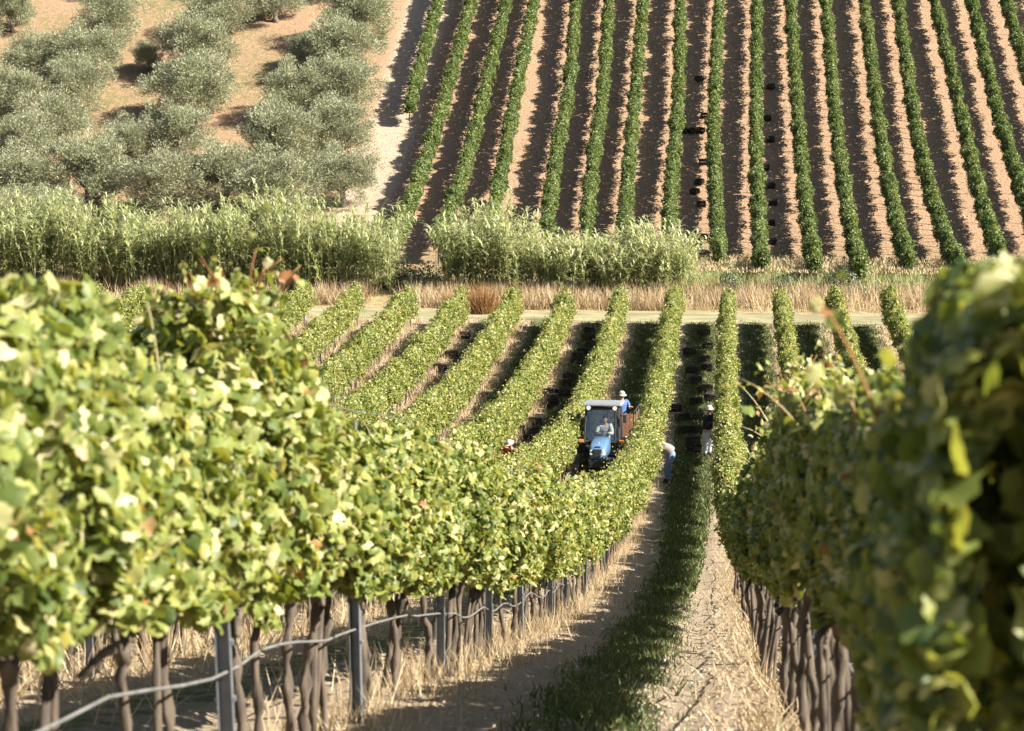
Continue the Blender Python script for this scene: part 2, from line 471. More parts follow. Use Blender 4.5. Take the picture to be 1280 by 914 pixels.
def post_proto():
    bm = bmesh.new()
    # U-shaped galvanised profile 5.5 x 4 cm, 2.35 m long with hooks
    for x, y, w, d in ((-.028, 0, .005, .045), (.028, 0, .005, .045), (0, .0205, .052, .005)):
        r = bmesh.ops.create_cube(bm, size=1)
        for v in r['verts']: v.co = Vector((v.co.x * w + x, v.co.y * d + y, v.co.z * 2.0 + .88))
    for z in (.55, .8, 1.1, 1.4, 1.7):
        for x in (-.036, .036):
            r = bmesh.ops.create_cube(bm, size=1)
            for v in r['verts']: v.co = Vector((v.co.x * .012 + x, v.co.y * .03, v.co.z * .02 + z))
    me = bpy.data.meshes.new('post'); bm.to_mesh(me); bm.free(); me.materials.append(M['steel'])
    return bpy.data.objects.new('post', me)
POST = post_proto()

def foliage(soup, path, top, bot, hw, dens, size, seed, lod, keep=None, bright=0., rag=True):
    """leaves of one length of row; path (n,2) points, top/bot/hw functions of y"""
    seg = np.diff(path, axis=0); L = np.linalg.norm(seg, axis=1).sum()
    n = int(L * dens)
    if n < 3: return
    r = RNG
    idx = r.random(n) * (len(path) - 1); i = idx.astype(int); f = idx - i
    P = path[i] * (1 - f)[:, None] + path[i + 1] * f[:, None]
    T = seg[i] / np.linalg.norm(seg[i], axis=1)[:, None]
    S = np.stack([T[:, 1], -T[:, 0]], 1)                     # to the right of the row
    y = P[:, 1]; sl = y + seed * 17.3
    tp, bt = top(y), bot(y)
    nf = np.interp(y, [11, 14, 60, 120], [.35, 1., 1., 1.35])
    tp = tp + nf * (.17 * noise1(seed, sl, 2.2) + .10 * noise1(seed + 5, sl, 6.)); bt = bt + .14 * noise1(seed + 50, sl, 3.)
    v = r.random(n) ** .9
    h = bt + (tp - bt) * v
    side = np.where(r.random(n) < .5, -1., 1.)
    prof = np.sqrt(np.clip(1 - ((v - .42) / .66) ** 2, .05, 1))
    w = (hw(y) if callable(hw) else hw) * prof * (1 + np.interp(y, [12, 24], [.22, .50]) * noise1(seed + 9, sl + h * 1.3, 3.6) + np.interp(y, [12, 24], [.16, .30]) * noise1(seed + 21, sl * 2.3 - h * 3.2 + side * 3, 3.))
    off = side * w * np.clip(1 - np.abs(r.normal(0, .28, n)), 0, 1.15)
    capm = v > .86
    off = np.where(capm, (r.random(n) * 2 - 1) * w, off)
    pos = np.stack([P[:, 0] + S[:, 0] * off, y + S[:, 1] * off, gz(P[:, 0], y) + h], 1)
    nrm = np.stack([S[:, 0] * np.sign(off) * .7, S[:, 1] * np.sign(off) * .7, .45 + .5 * capm], 1) + r.normal(0, .8, (n, 3))
    sz = size * r.uniform(.5, 1.35, n)
    hole = noise1(seed + 33, sl + h * .7, 5.) + .7 * noise1(seed + 44, sl * 1.7 - h * 3 + side * 4, 4.) + r.normal(0, .35, n)
    kp = hole > (np.interp(y, [12, 24], [-.8, -.55]) if rag else -9)
    pos, nrm, sz, sl, n = pos[kp], nrm[kp], sz[kp], sl[kp], int(kp.sum())
    rnd = np.clip(r.beta(2.2, 2.6, n) + bright + .05 * noise1(seed + 70, sl, 1.5), 0, 1)
    tv, tf = {'n': (LEAF_N, LEAF_NF), 'm': (LEAF_M, LEAF_MF), 'f': (LEAF_F, LEAF_FF)}[lod]
    soup.add(tv, tf, pos, frames(nrm), np.stack([sz, sz * r.uniform(.85, 1.15, n), sz], 1), rnd)

def shoots(soup, cane, path, top, per_m, lo, hi, size, lod, lean=.35):
    seg = np.diff(path, axis=0); L = np.linalg.norm(seg, axis=1).sum()
    for _ in range(int(L * per_m)):
        k = random.randrange(len(path) - 1)
        x, y = path[k]; ln = random.uniform(lo, hi)
        t0 = float(top(np.array([y]))[0]) - .15
        d = np.array([random.gauss(0, lean), random.gauss(0, lean), 1.0]); d /= np.linalg.norm(d)
        p0 = np.array([x + random.uniform(-.12, .12), y, float(gz(x, y)) + t0])
        m = 7
        pts = np.array([p0 + d * ln * i / (m - 1) + np.array([d[0], d[1], 0]) * .5 * (i / m) ** 2 * ln + np.array([0, 0, -.25]) * (i / m) ** 3 * ln for i in range(m)])
        if cane is not None: cane.tube(pts, np.linspace(.005, .002, m), 4, .975)
        nl = max(4, int(ln / .05))
        tt = np.linspace(.1, 1, nl)
        pp = np.stack([np.interp(tt, np.linspace(0, 1, m), pts[:, c]) for c in range(3)], 1) + RNG.normal(0, .045, (nl, 3))
        sz = size * np.linspace(1.1, .5, nl) * RNG.uniform(.7, 1.2, nl)
        nr = RNG.normal(0, .6, (nl, 3)) + [0.2, 0, .4]
        tv, tf = {'n': (LEAF_N, LEAF_NF), 'm': (LEAF_M, LEAF_MF), 'f': (LEAF_F, LEAF_FF)}[lod]
        soup.add(tv, tf, pp, frames(nr), sz, np.clip(RNG.beta(2.5, 2, nl) + .12, 0, 1))

def make_row(path, label, group, top, bot, hw, bands, seed, trunk_rng=None, post_rng=None, hose=None, mat='vine', cane_to=0, shoot=1.0, tstep=.74, peaks=()):
    """path (n,2) sampled every .25 m from near to far; bands = [(y0, y1, density, size, lod)]"""
    x0, y0 = path[0]
    org = np.array([x0, y0, float(gz(x0, y0))])
    root = empty('vine_row', org)
    tag(root, label, 'vine row', group)
    s = Soup(); cn = Soup()
    for (a, b, dens, size, lod) in bands:
        sub = path[(path[:, 1] >= a) & (path[:, 1] <= b)]
        if len(sub) < 3: continue
        foliage(s, sub, top, bot, hw, dens, size, seed, lod, bright=.05 if mat == 'vine' else 0)
        foliage(s, sub, (lambda y: top(y) - .12), (lambda y: bot(y) + .08), (lambda y: np.full(np.shape(y), .10)), {'n': 170, 'm': 120, 'f': 140}[lod], {'n': .12, 'm': .16, 'f': .24}[lod], seed, lod, rag=False)  # oversized inner leaves, added so the row casts a solid shadow
        shoots(s, s if b <= cane_to else None, sub, top, {'n': 3.0, 'm': 3.0, 'f': 3.0}[lod] * shoot * (.12 if b <= 12 else 1.3), .2, .55, size, lod)
    for (yy, rise, cnt, ln) in peaks:
        sub = path[(path[:, 1] > yy - .26) & (path[:, 1] < yy + .26)]
        shoots(s, s, sub, (lambda y, q=top: q(y) + rise), (cnt + .5) / max(.2, len(sub) * .25 - .25), ln * .6, ln, .068, 'n', .22)
    s.build('foliage', M[mat], root, origin=org)
    if trunk_rng:
        y = trunk_rng[0]
        while y < trunk_rng[1]:
            k = random.randrange(len(TRUNKS)); o = TRUNKS[k].copy(); link(o, root)
            x = float(np.interp(y, path[:, 1], path[:, 0])) + random.gauss(0, .02)
            o.location = (x - org[0], y - org[1], float(gz(x, y)) - org[2])
            o.rotation_euler = (random.gauss(0, .05), random.gauss(0, .05), random.choice((0, PI)) + random.gauss(0, .12))
            o.scale = (random.uniform(.85, 1.25),) * 2 + (random.uniform(.95, 1.08),)
            y += tstep * random.uniform(.7, 1.3)
            if post_rng:
                q_ = (y - post_rng[0]) % post_rng[2]
                if q_ < .13: y += .16
                elif q_ > post_rng[2] - .13: y += .3
    if post_rng:
        for y in np.arange(post_rng[0], post_rng[1], post_rng[2]):
            o = POST.copy(); link(o, root)
            x = float(np.interp(y, path[:, 1], path[:, 0]))
            o.location = (x - org[0] + .05, y - org[1], float(gz(x, y)) - org[2] - .03)
            o.scale = (1, 1, .93)
            o.rotation_euler = (random.gauss(0, .012), random.gauss(0, .02), random.gauss(0, .08))
    if hose:
        w = Soup()
        p = path[(path[:, 1] > hose[0]) & (path[:, 1] < hose[1])][::2]
        z = gz(p[:, 0], p[:, 1])
        for hh in (.86, 1.25, 1.55, 1.78):
            w.tube(np.stack([p[:, 0] + .03, p[:, 1], z + hh], 1), .0022, 4)
        w.build('wire', M['steel'], root, origin=org)
        w = Soup()
        sag = .045 * np.abs(np.sin((p[:, 1] - 5) * PI / 2.65)) + .02 * np.sin(p[:, 1] * 2.1)
        w.tube(np.stack([p[:, 0] + .05, p[:, 1], z + np.interp(p[:, 1], [5, 10, 16, 25, 60], [.66, .64, .52, .45, .45]) - sag], 1), .007, 6)
        w.build('drip_hose', M['hose'], root, origin=org, smooth=True)
    return root

def lane_path(off, ya, yb):
    y = np.arange(ya, yb, .25)
    return np.stack([off + shift(y) + .035 * np.sin(y * .7 + off * 3), y], 1)
cst = lambda v: (lambda y: np.full(np.shape(y), v))
def prof(ys, vs): return lambda y: np.interp(y, ys, vs)

G1 = 'vine rows on the near slope'
YE = 119.0
# row left of the path (near, sunlit)
topB = prof([3, 6.6, 7.0, 7.5, 8.0, 8.8, 9.3, 9.5, 10.1, 10.4, 13, 16, 25, 70, 85], [1.80, 1.78, 1.74, 1.94, 1.68, 1.70, 1.84, 2.12, 2.18, 1.68, 1.62, 1.58, 1.64, 1.76, 1.88])
botB = prof([3, 9, 12, 17, 25, 200], [.98, .95, .82, .74, .74, .78])
rowB = make_row(lane_path(XB, 3.5, YE), 'tall sunlit vine row left of the path with grey posts and a sagging hose', G1, topB, botB, .33,
         [(3.5, 12, 4600, .058, 'n'), (12, 22, 4600, .051, 'n'), (22, 34, 4200, .048, 'm'), (34, 70, 3000, .052, 'm'), (70, 120, 1500, .073, 'f')], 1,
         (5.0, 92), (9.55, 118, 3.92), (4, 60), cane_to=40, peaks=[(7.45, -.1, 7, .42), (9.6, -.12, 10, .42), (10.0, -.06, 12, .42), (8.6, -.1, 2, .4), (6.9, -.1, 3, .35), (12.1, -.1, 5, .4), (14.5, -.1, 5, .4), (17.5, -.05, 5, .4)])
topC = prof([2, 4.5, 5.2, 6.5, 8, 10, 12, 14, 16.5, 19, 24, 70, 85], [1.80, 1.78, 1.70, 1.66, 1.68, 1.72, 1.80, 1.84, 1.82, 1.70, 1.66, 1.74, 1.88])
botC = prof([2, 6, 8, 11, 20, 30, 200], [.86, .90, .98, .90, .88, .9, .95])
rowC = make_row(lane_path(XB + SP, 3.0, YE), 'shaded near vine row right of the path with dark grapes and close trunks', G1, topC, botC, (lambda y: np.interp(y, [4, 9, 14, 30, 60], [.13, .15, .19, .24, .29])),
         [(3.9, 12, 3900, .060, 'n'), (12, 22, 4300, .052, 'n'), (22, 34, 4200, .048, 'm'), (34, 70, 3000, .052, 'm'), (70, 120, 1500, .073, 'f')], 2,
         (5.6, 92), (9.3, 118, 3.92), (4, 50), cane_to=40, tstep=.66, peaks=[(6.2, -.1, 4, .35), (7.6, -.05, 5, .35), (9.0, -.05, 6, .4), (10.4, -.05, 8, .45), (11.5, -.05, 8, .45), (12.5, .0, 9, .5), (14.6, .0, 10, .55), (16.5, -.05, 8, .5), (20, -.1, 5, .4), (24, -.1, 5, .4)])
rowA = make_row(lane_path(XB - SP, 5, YE), 'vine row running up to the left wheels of the tractor', G1, prof([60, 80], [1.78, 1.88]), cst(.8), .32,
         [(5, 30, 420, .10, 'm'), (30, 70, 2600, .055, 'm'), (70, 120, 1500, .073, 'f')], 3, (6, 60), (12, 118, 5.3), (5, 30))
names_l = ['first', 'second', 'third', 'fourth', 'fifth', 'sixth', 'seventh', 'eighth', 'ninth', 'tenth', 'eleventh', 'twelfth', 'thirteenth', 'fourteenth', 'fifteenth', 'sixteenth', 'seventeenth', 'eighteenth']
for k in range(2, 14):
    make_row(lane_path(XB - SP * k, 18 if k < 5 else 34, YE - random.uniform(0, 1.5)), '%s vine row to the left of the tractor, ending at the grassy track' % names_l[k - 1], G1,
         prof([60, 80], [1.78, 1.88]), cst(.62), .36, [(18, 60, 200, .15, 'm'), (60, 120, 1300, .078, 'f')], 10 + k, (60, 112) if k < 9 else None, (22, 118, 5.3), mat='vine')
for k in range(1, 7):
    make_row(lane_path(XB + SP * (k + 1), 5 if k == 1 else 20, YE), '%s vine row beyond the shaded near row, ending at the grassy track' % names_l[k - 1], G1,
         prof([60, 80], [1.78, 1.88]), cst(.82), .30, [(5, 30, 260, .14, 'm'), (30, 60, 250, .14, 'm'), (60, 120, 1300, .078, 'f')], 40 + k, (14, 60) if k == 1 else None, (20, 118, 5.3), mat='vine')

G2 = 'vine rows on the far slope'
for k, h in enumerate(HP):
    make_row(h, ('short vine row on the far slope, nearest the olive grove' if k == 0 else '%s full-length vine row on the far slope, counted from the olive grove' % names_l[k - 1]), G2,
         cst(1.98), cst(.86), .33, [(100, 215, 1250, .092, 'f')], 70 + k, (float(h[0, 1]) + .5, float(h[-1, 1]) - .5) if k in (1, 2, 8, 9, 10, 11, 12, 13) else None,
         (float(h[0, 1]) + .2, float(h[-1, 1]), 5.3), mat='vine_far', shoot=.6, tstep=1.1)

# grapes in the shaded near row
def grape_protos():
    out = []
    for k in range(3):
        bm = bmesh.new(); r = random.Random(k)
        for i in range(34):
            t = i / 34; rr = .035 * (1 - t) ** .6 + .006; a = r.random() * 6.28
            mt = Matrix.Translation((rr * math.cos(a), rr * math.sin(a), -.16 * t))
            bmesh.ops.create_icosphere(bm, subdivisions=1, radius=.0125, matrix=mt)
        me = bpy.data.meshes.new('grape_bunch'); bm.to_mesh(me); bm.free(); me.materials.append(M['grape'])
        for p in me.polygons: p.use_smooth = True
        out.append(bpy.data.objects.new('grape_bunch', me))
    return out
GR = grape_protos()
for i in range(12):
    y = random.uniform(8.5, 20); o = random.choice(GR).copy(); link(o, rowC)
    x = float(XB + SP) - random.uniform(.08, .2)
    o.location = (x - rowC.location.x, y - rowC.location.y, float(gz(x, y)) + random.uniform(.85, 1.1) - rowC.location.z)
    o.rotation_euler = (0, 0, random.random() * 6)
    s_ = random.uniform(1, 1.5); o.scale = (s_, s_, s_)

# ------------------------------------------------------------------ olive grove
def olive_protos(n=5):
    out = []
    for k in range(n):
        r = np.random.default_rng(500 + k)
        s = Soup()
        s.tube([(0, 0, -.2), (.06, .03, .4), (-.03, .05, .9), (.02, 0, 1.3)], np.array([.24, .19, .15, .12]), 8)
        cl = []
        for b in range(7):
            a = b * 2 * PI / 7 + r.random(); rr = r.uniform(.7, 1.5); z = r.uniform(2.0, 3.4)
            tip = np.array([rr * math.cos(a), rr * math.sin(a), z])
            s.tube([(0, 0, .9), tip * [.35, .35, .5], tip * [.75, .75, .85], tip], np.array([.09, .07, .045, .02]), 6)
        tr = s.build('trunk', M['olive_bark'], None, True, False)
        c = Soup()
        nc = 150
        for b in range(nc):
            d = r.normal(0, 1, 3); d /= np.linalg.norm(d)
            if d[2] < -.8: d[2] *= -.5
            q = r.uniform(.55, 1.0) if b % 4 else r.uniform(.2, .6)
            ce = np.array([0, 0, 1.95]) + d * q * np.array([2.15, 2.15, 1.85]) * (1 + .15 * math.sin(3 * math.atan2(d[1], d[0]) + k))
            ce[2] = max(ce[2], .42)
            m = 210; rad = r.uniform(.38, .68)
            o3 = r.normal(0, 1, (m, 3)); o3 /= np.linalg.norm(o3, axis=1)[:, None]; o3 *= (r.random(m) ** .35)[:, None] * rad
            o3[:, 2] *= .8
            dirs = o3 / rad + d * .4 + [0, 0, .5] + r.normal(0, .45, (m, 3))
            ln = r.uniform(.11, .2, m); wd = r.uniform(.022, .036, m)
            c.add(LEAF_F, LEAF_FF, ce + o3, blade_frames(dirs), np.stack([wd, ln, wd], 1), np.clip(r.beta(2, 2, m) * .9 + r.uniform(-.1, .1), 0, 1))
        cr = c.build('crown', M['olive'], None, False, False)
        out.append((tr, cr))
    return out
OL = olive_protos()
OLV = [
 [(428, 222, 92), (427, 160, 95), (432, 106, 98), (425, 62, 95), (446, 18, 104), (446, -45, 95)],
 [(352, 226, 112), (350, 176, 104), (372, 118, 84), (388, 62, 60), (345, -4, 80)],
 [(283, 218, 100), (226, 168, 88), (240, 106, 116), (250, 60, 98), (272, 14, 86), (290, -40, 80)],
 [(204, 226, 110), (162, 176, 80), (186, 72, 44)],
 [(112, 214, 112), (70, 152, 92), (92, 108, 84), (112, 68, 92), (134, 22, 88), (150, -40, 80)],
 [(30, 222, 104), (28, 178, 92), (22, 118, 92), (48, 72, 90), (16, 14, 66)],
 [(-52, 230, 100), (-50, 160, 95), (-45, 100, 90), (-40, 40, 90)],
 [(70, 262, 80), (10, 268, 84)],
]
colnames = ['line beside the farm track', 'second line from the farm track', 'third line from the farm track', 'fourth line from the farm track', 'fifth line from the farm track', 'sixth line from the farm track', 'outermost line', 'lowest line against the reeds']
for ci, colm in enumerate(OLV):
    for ti, (px, py, w) in enumerate(colm):
        g = ground_at(px, py + w * .40, 0, 126)
        if g is None: continue
        D = g[1] / math.cos(PITCH) * 1.0
        width = w / FPX * D
        root = empty('olive_tree', (g[0], g[1], float(gz(*g)) - .05), (0, 0, random.random() * 6.28))
        root.scale = (width / 4.3,) * 2 + (width / 4.5 * random.uniform(.92, 1.08),)
        tag(root, 'grey-green olive tree, %s from the reeds in the %s' % (names_l[ti], colnames[ci]), 'olive tree', 'olive trees of the grove')
        for p in OL[(ci * 3 + ti) % 5]:
            o = p.copy(); link(o, root)

# ------------------------------------------------------------------ reeds, brambles and dry grass along the ditch
def reeds(name, x0, x1, ya, yb, n, hh, label, tilt=.16, rb=0., prof_=None):
    s = Soup(); c = Soup()
    x = RNG.uniform(x0, x1, n); y = ya + (yb - ya) * RNG.random(n)
    cl = .5 + .5 * np.sin(x * 2.9 + 1.2 * np.sin(x * .7) + y)
    for i in range(n):
        t = (x[i] - x0) / (x1 - x0)
        H = hh * (.62 + .32 * RNG.random() + .38 * cl[i] * (.6 + .4 * math.sin(x[i] * .53 + 1)) + .2 * math.sin(x[i] * 1.3) * math.sin(x[i] * .37 + y[i])) * (prof_(t) if prof_ else 1)
        z = float(gz(x[i], y[i]))
        lx, ly = random.gauss(.02, tilt), random.gauss(-.08, tilt)
        pts = np.array([(x[i] + lx * H * u * u, y[i] + ly * H * u * u, z + H * u * (1 - .06 * u)) for u in (0, .3, .6, .85, 1)])
        c.tube(pts, np.array([.012, .012, .01, .007, .003]), 4)
        m = 30
        u = RNG.uniform(.12, 1, m) ** .8
        pp = np.stack([np.interp(u, [0, .3, .6, .85, 1], pts[:, k]) for k in range(3)], 1)
        a = random.random() * 3.14 + (np.arange(m) % 2) * PI + RNG.normal(0, .6, m)
        el = RNG.uniform(.25, 1.1, m) 
        d = np.stack([np.cos(a), np.sin(a), el], 1)
        d /= np.linalg.norm(d, axis=1)[:, None]
        up = np.array([0, 0, 1.])[None] - d * d[:, 2:3]; up /= np.linalg.norm(up, axis=1)[:, None]
        R = np.stack([np.cross(d, up), d, up], -1)
        ln = RNG.uniform(.45, .85, m) * (1.15 - .5 * u); wd = RNG.uniform(.038, .066, m)
        s.add(np.array(REEDL) * [1, 1, 1.5], REEDLF, pp, R, np.stack([wd, ln, ln], 1), np.clip(RNG.beta(2, 2.2, m) * .8 + .15 * u + rb, 0, 1))
    root = empty(name, ((x0 + x1) / 2, ya, float(gz((x0 + x1) / 2, ya))))
    org = np.array(root.location)
    tag(root, label, 'reeds')
    s.build('leaves', M['reed'], root, origin=org); c.build('cane', M['reed'], root, origin=org)
xl_ = lambda px, py, h=0: ground_at(px, py, h, 118)
reeds('reed_thicket', xl_(-40, 362)[0], xl_(497, 362)[0], 125.6, 130.6, 1350, 3.95, 'long grey-green thicket of giant reeds below the olive grove')
reeds('reed_thicket', xl_(552, 366)[0], xl_(862, 366)[0], 125.6, 129.4, 680, 3.3, 'shorter yellow-green thicket of giant reeds below the vine rows', .22, .08,
      lambda t: 1.0 + .12 * math.sin(t * 9) - .12 * max(0, t - .8) * 5)

def bush(name, px, py, w, h, label, mat, n=2600, size=.09, blade=False):
    g = xl_(px, py + 4); org = np.array([g[0], g[1], float(gz(*g))])
    s = Soup()
    d = RNG.normal(0, 1, (n, 3)); d /= np.linalg.norm(d, axis=1)[:, None]; d[:, 2] = np.abs(d[:, 2])
    q = RNG.random(n) ** .4
    lump = 1 + .2 * np.sin(d[:, 0] * 5 + w) * np.cos(d[:, 1] * 4) + .2 * np.sin(d[:, 2] * 7 + d[:, 0] * 9)
    P = d * (q * lump)[:, None] * [w / 2, w / 2.4, h]
    if blade:
        k = n
        base = np.stack([RNG.normal(0, w * .2, k), RNG.normal(0, w * .16, k), np.zeros(k)], 1)
        dr = np.stack([base[:, 0] / w * .9, base[:, 1] / w * .9, np.ones(k)], 1) + RNG.normal(0, .2, (k, 3)) * [1, 1, 0]
        ln = h * RNG.uniform(.5, 1.1, k)
        s.add(BLADE, BLADEF, base, blade_frames(dr), np.stack([np.full(k, .022), ln, ln], 1), RNG.beta(2, 2, k))
    else:
        s.add(LEAF_M, LEAF_MF, P, frames(d + RNG.normal(0, .5, (n, 3))), size * RNG.uniform(.6, 1.3, n), RNG.beta(2, 2.2, n))
        for i in range(9):
            a = random.random() * 6.28
            s.tube([(0, 0, 0), (math.cos(a) * w * .2, math.sin(a) * w * .2, h * .5), (math.cos(a) * w * .38, math.sin(a) * w * .33, h * .85)], np.array([.02, .014, .006]), 4, .1)
    o = s.build(name, M[mat]); o.location = org
    tag(o, label, 'bush', 'bushes along the ditch')
bush('bramble_bush', 528, 362, 3.0, 1.5, 'dark grey-green bramble bush between the two reed thickets', 'bramble')
bush('bramble_bush', 500, 356, 2.2, 1.1, 'small pale bramble bush at the right end of the long reeds', 'bramble')
bush('dry_bush', 603, 388, 1.5, 1.55, 'tall rust-coloured dry bush in front of the yellow-green reeds', 'rust_straw', 900, blade=True)
bush('dry_bush', 563, 380, 1.2, .8, 'low rust-coloured dry bush below the bramble', 'rust_straw', 600, blade=True)
bush('leafy_bush', 912, 368, 1.8, 1.3, 'low green bush at the right end of the yellow-green reeds', 'bramble', 1500)
bush('leafy_bush', 1052, 366, 3.0, 1.3, 'green weedy bush among the dry grass right of the path', 'bramble', 2200)
bush('leafy_bush', 978, 362, 2.2, .9, 'low pale bush in the dry grass behind the row ends', 'bramble', 1500)

def blades(name, X, Y, hmin, hmax, wd, mat, label, lean=.3, dz=0.0, rb=0., cat='grass'):
    n = len(X); s = Soup()
    P = np.stack([X, Y, gz(X, Y) + dz], 1)
    d = np.stack([RNG.normal(0, lean, n), RNG.normal(0, lean, n), np.ones(n)], 1)
    ln = RNG.uniform(hmin, hmax, n)
    s.add(BLADE, BLADEF, P, blade_frames(d), np.stack([np.broadcast_to(wd, (n,)), ln, ln], 1), np.clip(RNG.beta(2, 2, n) + rb, 0, 1))
    o = s.build(name, M[mat]); tag(o, label, cat, kind='stuff'); return o
R_ = RNG
n = 42000
X = R_.uniform(-45, 26, n); Y = np.where(X > -15, 122.4, 123.3 + .5 * np.sin(X * 1.1)) + R_.random(n) * np.where(X > -15, 3.8 + .8 * np.sin(X * .3), 2.8) + np.where(X > -1.5, R_.random(n) * 2.2, 0)
kp = (np.sin(X * 1.3) + np.sin(X * 2.9 + 1) * .6 + .5 * np.sin(Y * 2) + R_.normal(0, .8, n)) > np.where(X < -15, .5, -.9)
X, Y = X[kp], Y[kp]; n = len(X)
blades('dry_grass', X, Y, .35, 1.15, .03, 'straw', 'tall straw-coloured grass along the ditch behind the track', .28)
n = 16000
X = R_.uniform(-1.5, 26, n); Y = 127.3 + R_.random(n) * 4.2
blades('sedge', X, Y, .55, 1.35, .045, 'reed', 'grey-green sedge with pale plumes below the far vine rows', .25, rb=.08)
n = 7000
X = R_.uniform(-1.5, 26, n); Y = 127.3 + R_.random(n) * 4.0
o = blades('seed_heads', X, Y, .10, .22, .05, 'straw', 'pinkish seed heads on the sedge', .5, dz=1.1)

# lane grass and straw
def lane_scatter(u0, u1, off, ya, yb, n, pw=1.0, thr=.35, seed=0):
    Y = ya + (yb - ya) * R_.random(n * 3) ** pw; X = off + shift(Y) + R_.normal((u0 + u1) / 2, (u1 - u0) / 3.2, n * 3)
    m = (.7 * np.sin(X * 3.1 + seed) * np.sin(Y * 1.37 + X * 5.1 + seed) + .4 * np.sin(Y * 2.3 + X * 9.1) + R_.normal(0, .9, n * 3)) > thr - .5
    return X[m][:n], Y[m][:n]
XC = XB + SP
X, Y = lane_scatter(-1.5, -.9, XC, 13, 45, 15000, 1.15, .9)
blades('lane_grass', X, Y, .03, .12, R_.uniform(.007, .016, len(X)), 'grass', 'short green grass in the shaded middle of the near path', .5)
X, Y = lane_scatter(-1.75, -.35, XC, 38, 119, 36000, 1.0, .2)
kp = np.abs(X - shift(Y) - (XC - 1.1)) < np.interp(Y, [38, 60, 85], [.32, .55, 1.2]) * R_.uniform(.6, 1.1, len(X))
X, Y = X[kp], Y[kp]
X2 = np.concatenate([X] + [X + SP * k for k in (-4, -3, -2, -1, 1, 2, 3)]); Y2 = np.tile(Y, 8)
blades('lane_grass', X2, Y2 + R_.normal(0, 1, len(Y2)) * .5, .06, .16, R_.uniform(.02, .04, len(X2)), 'grass', 'short green grass in the lanes further down the slope', .5)
X, Y = lane_scatter(-.3, .42, XB, 12, 75, 6500, 1.0, .3, 2)
blades('straw', X, Y, .07, .36, R_.uniform(.004, .009, len(X)), 'straw', 'tall dry straw under the sunlit row left of the path', .33)
X, Y = lane_scatter(-.45, .2, XC, 10, 75, 3500, 1.3, .3, 4)
blades('straw', X, Y, .05, .28, R_.uniform(.005, .011, len(X)), 'straw', 'low dry straw under the shaded row right of the path', .7)
X, Y = lane_scatter(-.3, .5, 0, 60, 119, 4500, 1., -.3, 2)
offs = [XB - SP * k for k in range(1, 10)] + [XC + SP * k for k in range(1, 5)]
X2 = np.concatenate([X + o_ for o_ in offs]); Y2 = np.tile(Y, len(offs)) + R_.normal(0, .5, len(X2))
blades('straw', X2, Y2, .1, .4, R_.uniform(.015, .03, len(X2)), 'straw', 'dry straw at the feet of the rows further down the slope', .4)
X, Y = lane_scatter(-1.0, 1.0, XB - SP, 9, 40, 4500, 1.5, .4, 6)
blades('straw', X, Y, .08, .4, R_.uniform(.006, .012, len(X)), 'straw', 'dry straw seen between the trunks behind the sunlit row', .5)
# dry tufts on the far slope and under the olives
n = 9000
X = R_.uniform(-32, 26, n); Y = R_.uniform(131, 192, n)
blades('dry_tufts', X, Y, .05, .2, R_.uniform(.03, .06, n), 'straw', 'thin dry tufts over the soil of the far slope', .9)
# clods of clay on the paths
def clods():
    bm = bmesh.new(); bmesh.ops.create_icosphere(bm, subdivisions=1, radius=.5)
    tv = np.array([v.co for v in bm.verts]) * (1 + .25 * np.random.default_rng(5).normal(0, 1, (12 if len(bm.verts) == 12 else len(bm.verts), 1)) * .8)
    tf = [[v.index for v in f.verts] for f in bm.faces]; bm.free()
    s = Soup(); n = 15000
    Y = 13 + 62 * R_.random(n) ** 1.6; X = XC + shift(Y) + R_.uniform(-2.6, .3, n); 
    sz = .008 + .028 * R_.random(n) ** 5
    n2 = 1200; Yh = R_.uniform(131, 190, n2); Xh = R_.uniform(-20, 26, n2)
    X = np.concatenate([X, Xh]); Y = np.concatenate([Y, Yh]); sz = np.concatenate([sz, .06 + .10 * R_.random(n2) ** 3])
    P = np.stack([X, Y, gz(X, Y) + sz * .1], 1)
    s.add(tv, tf, P, frames(R_.normal(0, 1, (len(X), 3))), np.stack([sz, sz * 1.3, sz * .7], 1), R_.random(len(X)))
    o = s.build('clods', M['clod']); tag(o, 'dry clay clods strewn over the path and the far slope', 'clods', kind='stuff')
clods()

# ------------------------------------------------------------------ boxes, tubes and shaped solids for machines
def bm_box(bm, x0, x1, y0, y1, z0, z1, bev=0.0, taper=None):
    r = bmesh.ops.create_cube(bm, size=1)
    vs = r['verts']
    for v in vs:
        tx = ty = 1
        if taper and v.co.z > 0: tx, ty = taper
        v.co = Vector(((x0 + x1) / 2 + v.co.x * (x1 - x0) * tx, (y0 + y1) / 2 + v.co.y * (y1 - y0) * ty, (z0 + z1) / 2 + v.co.z * (z1 - z0)))
    if bev:
        es = list({e for v in vs for e in v.link_edges})
        bmesh.ops.bevel(bm, geom=es, offset=bev, segments=2, profile=.6, affect='EDGES')
    return vs

def bm_cyl(bm, c, r, depth, axis='X', seg=24, r2=None):
    mt = {'X': Matrix.Rotation(PI / 2, 4, 'Y'), 'Y': Matrix.Rotation(PI / 2, 4, 'X'), 'Z': Matrix.Identity(4)}[axis]
    return bmesh.ops.create_cone(bm, cap_ends=True, segments=seg, radius1=r, radius2=r if r2 is None else r2, depth=depth, matrix=Matrix.Translation(c) @ mt)

def bm_bar(bm, a, b, r=.02, seg=8):
    a, b = Vector(a), Vector(b); d = b - a
    mt = Matrix.Translation((a + b) / 2) @ d.to_track_quat('Z', 'Y').to_matrix().to_4x4()
    bmesh.ops.create_cone(bm, cap_ends=True, segments=seg, radius1=r, radius2=r, depth=d.length, matrix=mt)

